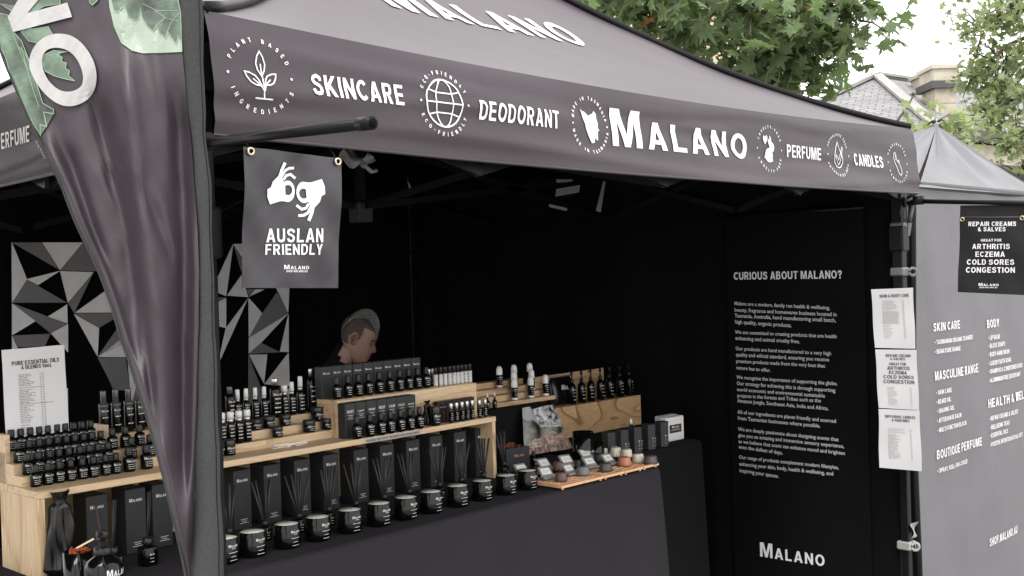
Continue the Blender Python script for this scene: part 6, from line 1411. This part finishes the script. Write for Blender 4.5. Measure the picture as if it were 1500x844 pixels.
for a in [(822, 704.5, 19, 15, 'wb', 'reddish brown wax melt at the front left of the first tray'), (854, 696, 20, 15, 'wg', 'mottled grey wax melt on the first tray'), (887, 690, 20, 14, 'wd', 'dark brown wax melt at the front of the second tray'),
          (915, 682, 20, 15, 'wo', 'orange wax melt at the front of the third tray'), (953, 679, 21, 14, 'wd', 'purplish brown wax melt at the right end of the trays'), (935, 676.5, 18, 14, 'wc', 'cream wax melt next to the purplish brown one'),
          (918, 669, 17, 13, 'wc', 'cream wax melt behind the orange one'), (902, 668, 18, 15, 'wc', 'cream wax melt between the dark clamshell and the orange melt'), (885, 666, 17, 12, 'wc', 'leftmost cream wax melt at the back of the trays'),
          (878, 676, 17, 13, 'wk', 'black wax melt behind the labelled clamshells'), (848, 684, 14, 12, 'wk', 'small black wax melt beside the second clamshell pair'), (818, 689, 17, 15, 'wb', 'reddish brown wax melt behind the front pair of clamshells'), (789, 693, 18, 10, 'wd', 'low dark wax melt at the left end near the candles')]:
    melt(*a)
def clam(u, v, wpx, label, tilt=.75, up=1.0):
    z = T+.016; p = at(u, v, 'z', z); s = mpx(p); w_ = wpx*s; h_ = w_*.78; t = thing('clamshell_pack', label, 'wax pack', p, -.15+random.uniform(-.1, .1))
    g = MB(); g.box(-w_/2, -.012, 0, w_/2, .018, .010, b=.003); part('tray_half', g, M['clear'], t)
    c_, s_ = math.cos(tilt), math.sin(tilt); F_ = lambda a, b, o=0: Vector((a, .004+b*c_-o*s_, .010+b*s_+o*c_))
    g = MB(); g.add([F_(-w_/2, 0), F_(w_/2, 0), F_(w_/2*.9, h_), F_(-w_/2*.9, h_), F_(-w_/2, 0, -.005), F_(w_/2, 0, -.005), F_(w_/2*.9, h_, -.005), F_(-w_/2*.9, h_, -.005)], [(0, 1, 2, 3), (7, 6, 5, 4), (0, 4, 5, 1), (1, 5, 6, 2), (2, 6, 7, 3), (3, 7, 4, 0)]); part('lid', g, M['clear'], t)
    g = MB(); g.add([F_(-w_*.36, h_*.18, .001), F_(w_*.36, h_*.18, .001), F_(w_*.34, h_*.82, .001), F_(-w_*.34, h_*.82, .001)], [(0, 1, 2, 3)]); lb_ = part('paper_label', g, M['white'], t)
    drape('price_lines', [[(-w_*.24, h_*y), (w_*.24, h_*y), (w_*.24, h_*y+.0012), (-w_*.24, h_*y+.0012)] for y in (.38, .5, .6)], lambda a, b: F_(a, b, .002), M['inkg'], lb_); return t
for a in [(769, 697, 22, 'clear wax pack with a white label behind the last candles'), (802, 689, 22, 'clear wax pack with a white label, left one of the rear pair'), (804, 702, 22, 'clear wax pack with a white label nearest the tray corner'),
          (834, 684, 22, 'clear wax pack with a white label before the right card holder'), (838, 696, 19, 'clear wax pack with a white label beside the mottled grey melt'), (862, 674, 20, 'clear wax pack with a white label, highest of the packs'),
          (868, 686, 20, 'clear wax pack with a white label in front of the highest pack'), (896, 681, 20, 'dark wax pack with a white label left of the orange melt')]:
    clam(*a)

# ================================================================= THE SELLER
hd = at_d(524, 496, 4.6)                        # centre of the head
fd = Vector((.76, -.65, 0)).normalized()        # facing to the right, a little towards the customer
lf = Vector((-fd.y, fd.x, 0))
per = thing('person', 'seller in black with a grey swept-back quiff and shaved sides, head bowed behind the shelf', 'person', (hd.x-fd.x*.10, hd.y-fd.y*.10, 0))
PO = -per.location.copy()
TILT = math.radians(27)
fw_ = (fd*math.cos(TILT)-Vector((0, 0, 1))*math.sin(TILT)); up_ = (fd*math.sin(TILT)+Vector((0, 0, 1))*math.cos(TILT))
HS = .84
def HP(x, y, z): return hd+fw_*x*HS+lf*y*HS+up_*z*HS+PO   # head frame in metres: x forward, z up
# head: rings from chin to crown; (z, back x, front x, half width)
HR = [(-.118, .030, .078, .016), (-.108, .012, .088, .032), (-.094, -.010, .092, .044), (-.078, -.030, .089, .054), (-.066, -.045, .091, .059), (-.055, -.055, .090, .062), (-.040, -.068, .089, .065), (-.025, -.078, .090, .068), (-.010, -.086, .090, .070), (.004, -.092, .084, .071), (.016, -.096, .083, .072), (.030, -.099, .089, .073), (.048, -.100, .088, .074), (.068, -.097, .081, .074), (.085, -.088, .068, .070), (.100, -.072, .048, .060), (.111, -.048, .022, .043), (.117, -.020, -.006, .016)]
NOSE = {-.040: .004, -.025: .022, -.010: .016, .004: .010, .016: .004, -.055: .006, -.066: .002, -.078: .003, -.094: .004}
g = MB(); n = 40; vs = []
for z, xb, xf, hw in HR:
    cx, rx_ = (xb+xf)/2, (xf-xb)/2
    for i in range(n):
        a = 2*PI*i/n; c_, s_ = math.cos(a), math.sin(a); x = cx+rx_*math.copysign(abs(c_)**.85, c_); y = hw*math.copysign(abs(s_)**.9, s_)
        if c_ > 0:
            k = math.exp(-(s_/.17)**2); x += NOSE.get(z, 0)*k
            if -.02 < z < .022: x -= .008*math.exp(-((abs(s_)-.42)/.16)**2)
            if -.06 < z < -.03: x += .003*math.exp(-((abs(s_)-.55)/.2)**2)
        vs.append(HP(x, y, z))
fs = [(k*n+i, k*n+(i+1) % n, (k+1)*n+(i+1) % n, (k+1)*n+i) for k in range(len(HR)-1) for i in range(n)]+[tuple(range(n-1, -1, -1)), tuple(range((len(HR)-1)*n, len(HR)*n))]
mi = []
for f in fs:
    k = min(f)//n; i = min(f) % n; a = 2*PI*(i+.5)/n; z = HR[min(k, len(HR)-1)][0]
    hairy = (z > .052 and math.cos(a) < .92) or (z > .0 and math.cos(a) < .12) or (z > -.045 and math.cos(a) < -.42)
    mi.append(1 if hairy else 0)
# body as one skin: torso, arms, hands grown from a skeleton
sk_v, sk_e, sk_r = [], [], []
def bone(p, r, par=None):
    sk_v.append(p); sk_r.append(r)
    if par is not None: sk_e.append((par, len(sk_v)-1))
    return len(sk_v)-1
W = lambda f, l, z: Vector((per.location.x, per.location.y, 0))+fd*f+lf*l+Vector((0, 0, z))+PO
nb = hd-up_*.10-fw_*.03; zsh = hd.z-.25
pel = bone(W(-.16, 0, .93), .135); w1_ = bone(W(-.14, 0, 1.06), .125, pel); ch = bone(W(-.10, 0, zsh-.05), .135, w1_); nk = bone(W(-.045, 0, zsh+.05), .062, ch)
n2_ = bone(hd-up_*.085*HS-fw_*.022+PO, .050, nk); n3_ = bone(hd-up_*.03-fw_*.03+PO, .045, n2_)
for s in (1, -1):
    hp = bone(W(-.16, s*.10, .86), .095, pel); kn = bone(W(-.13, s*.11, .50), .062, hp); an = bone(W(-.17, s*.12, .10), .042, kn); ft = bone(W(-.05, s*.13, .045), .036, an)
    sh_ = bone(W(-.10, s*.175, zsh-.01), .062, ch); elb = bone(W(-.06, s*.25, zsh-.28), .045, sh_); wr = bone(W(.16, s*.17, 1.03), .030, elb); pm = bone(W(.22, s*.15, 1.01), .033, wr)
    for k, (df, dl, ln) in enumerate(((.05, -.030, .85), (.06, -.010, 1), (.058, .010, .95), (.045, .028, .78))):
        a1__ = bone(W(.22+df, s*.15+s*dl, 1.005), .0095, pm); bone(W(.22+df+.028*ln, s*.15+s*dl, .985), .0085, a1__)
    tb_ = bone(W(.235, s*.15-s*.045, 1.0), .011, pm); bone(W(.262, s*.15-s*.055, .99), .009, tb_)
me = bpy.data.meshes.new('body_skeleton'); me.from_pydata([tuple(v) for v in sk_v], sk_e, []); bo = bpy.data.objects.new('body', me); COL.objects.link(bo)
md = bo.modifiers.new('skin', 'SKIN'); 
for i, r in enumerate(sk_r): me.skin_vertices[0].data[i].radius = (r, r*(.8 if r > .1 else 1))
me.skin_vertices[0].data[0].use_root = True
bo.modifiers.new('sub', 'SUBSURF').levels = 2; bo.modifiers['sub'].render_levels = 2
dg = bpy.context.evaluated_depsgraph_get(); bm_ = bpy.data.meshes.new_from_object(bo.evaluated_get(dg)); bpy.data.objects.remove(bo)
hm_ = mesh('head', vs, fs, [M['skin'], M['stubble']], mi, True)
bm = bmesh.new(); bm.from_mesh(bm_)
for f in bm.faces: f.smooth = True; q_ = f.calc_center_median()-(hd+PO); f.material_index = 2 if (q_.length > .118 or q_.dot(fw_) < -.035) and not ((f.calc_center_median()-W(.24, 0, 1.0)).length < .25 and (f.calc_center_median()-W(.24, 0, 1.0)).dot(fd) > -.06) else 0
bm.from_mesh(hm_); 
bmo = bpy.data.meshes.new('body'); bm.to_mesh(bmo); bm.free()
for m_ in ('skin', 'stubble', 'shirt'): bmo.materials.append(M[m_])
body = link('body', bmo, per)
for s in (1, -1):                                # ears, eyes
    pts = [HP(-.012+.017*math.cos(a)-.004, s*(.070+.010*(math.cos(a) < 0)), -.002+.030*math.sin(a)) for a in [i*PI/8 for i in range(-5, 12)]]
    g = MB(); g.tube(pts, [.0045]*len(pts), 6); g.add([HP(-.016+.015*math.cos(a), s*.0745, -.002+.027*math.sin(a)) for a in [i*PI/6 for i in range(12)]], [tuple(range(12)), tuple(range(11, -1, -1))], 0); g.tube([HP(-.004, s*.072, -.005), HP(-.010, s*.076, -.018), HP(-.006, s*.073, -.030)], .005, 6); part('ear', g, M['skin'], per)
    c = HP(.072, s*.030, .006); g = MB(); g.lathe([(.001, -.011), (.008, -.007), (.0105, 0), (.008, .007), (.001, .011)], 12, c=tuple(c)); part('eye', g, M['eyew'], per)
    g = MB(); g.tube([HP(.086, s*.012, .026), HP(.084, s*.032, .030), HP(.070, s*.048, .026)], .0032, 5, flat=.6); part('eyebrow', g, M['stubble'], per)
g = MB(); g.tube([HP(.080, -.020, -.070), HP(.092, 0, -.070), HP(.080, .020, -.070)], [.002, .0042, .002], 6); part('mouth', g, M['lips'], per)
# quiff: overlapping locks combed back over the crown
rnd = random.Random(11); g = MB()
for i in range(260):
    y = rnd.uniform(-.048, .048); st = rnd.uniform(0, 1); L_ = rnd.uniform(.06, .13); ph = rnd.uniform(-.004, .012)
    def crown(t, y): a = math.radians(22+t*150); return HP(-.006+.088*math.cos(a)+.004, y*(1+.1*math.sin(a)), .026+(.094+ph*1.6)*math.sin(a)+.020*math.sin(a)*(1 if a < 1.6 else .8)-abs(y)**2*8)
    t0 = st*.62; pts = [crown(t0+k*L_*2.2/5*1.4, y*(1+.06*k)+rnd.uniform(-.002, .002)) for k in range(6)]
    g.tube(pts, [.0022, .0040, .0042, .0038, .0028, .0012], 5, flat=.7)
part('hair', g, M['hair'], per)

# ================================================================= small stickers and cords under the canopy
for i, (q, lb_) in enumerate([([(815, 263), (840, 263), (838, 266), (816, 268)], 'thin grey warning sticker just under the valance hem'), ([(815, 277), (850, 271), (848, 282), (814, 288)], 'grey warning sticker on the dark truss, largest of the three'), ([(805, 299), (831, 305), (830, 309), (804, 303)], 'narrow grey label strip hanging low under the roof'), ([(884, 265), (887, 267), (880, 311), (873, 309)], 'long crumpled strip of grey tape dangling below the hem')]):
    P = [at(u, v, 'y', 2.6) for u, v in q]; t = thing('hanging_tag', lb_, 'tag', P[0]); g = MB(); o_ = P[0]
    g.add([p-o_ for p in P]+[p-o_+Vector((.0015, .0035, 0)) for p in P], [(0, 1, 2, 3), (7, 6, 5, 4), (0, 4, 5, 1), (1, 5, 6, 2), (2, 6, 7, 3), (3, 7, 4, 0)]); part('strip', g, M['gunm'], t)
pt = at(520, 232, 'y', 1.97); t = thing('plastic_wrap', 'crumpled clear plastic wrap caught on the truss behind the hand-sign banner', 'plastic wrap', pt); rnd = random.Random(3); g = MB()
g.grid(lambda a, b: Vector((-.035+.085*a, .012*math.sin(a*9+b*5), -.014+.032*b*(1-.5*a)+.010*math.sin(a*14+b*3))), 14, 6); g.tube([(.02, 0, -.01), (.045, .0, -.028), (.06, 0, -.024)], .005, 6); part('film', g, M['gunm'], t)
# unseen pyramid canopy added left of the frame to shade the side valance
shade_cn = thing('shading_canopy', 'unseen black canopy added close on the left to block light', 'stall', (.50, 1.98, 0))
nap = Vector((-1.3, 1.6, 3.35)); ncs = [Vector((.45, .05, 2.27)), Vector((.45, 3.2, 2.27)), Vector((-3, 3.2, 2.27)), Vector((-3, .05, 2.27))]
for i in range(4): g = MB(); g.add([ncs[i], ncs[(i+1) % 4], nap], [(0, 1, 2)]); part('roof_panel', g, M['canopy'], shade_cn)
for c in ((-.05, 0), (-.05, 3), (-2.9, 0), (-2.9, 3)): g = MB(); g.box(c[0]-.02, c[1]-.02, 0, c[0]+.02, c[1]+.02, 2.26); part('leg', g, M['steel'], shade_cn)
# sprig stalk near the tent corner
st = thing('bare_stalk', 'thin bare stalk with a dried seed head rising beside the tent corner', 'plant', at_d(1303, 200, 7.3)); SO = -st.location.copy()
g = MB(); g.tube([at_d(u, v, 7.3)+SO for u, v in ((1296, 214), (1303, 196), (1318, 172), (1330, 156), (1337, 142))], [.012, .011, .009, .007, .006], 7); part('stalk', g, M['bark'], st)
g = MB(); rnd = random.Random(6)
for i in range(14): c = at_d(1338, 139, 7.3)+SO; d = Vector((rnd.gauss(0, 1), rnd.gauss(0, 1), rnd.gauss(.3, 1))).normalized()*rnd.uniform(.015, .035); g.tube([c, c+d], [.006, .002], 5)
part('seed_head', g, M['bark'], st)
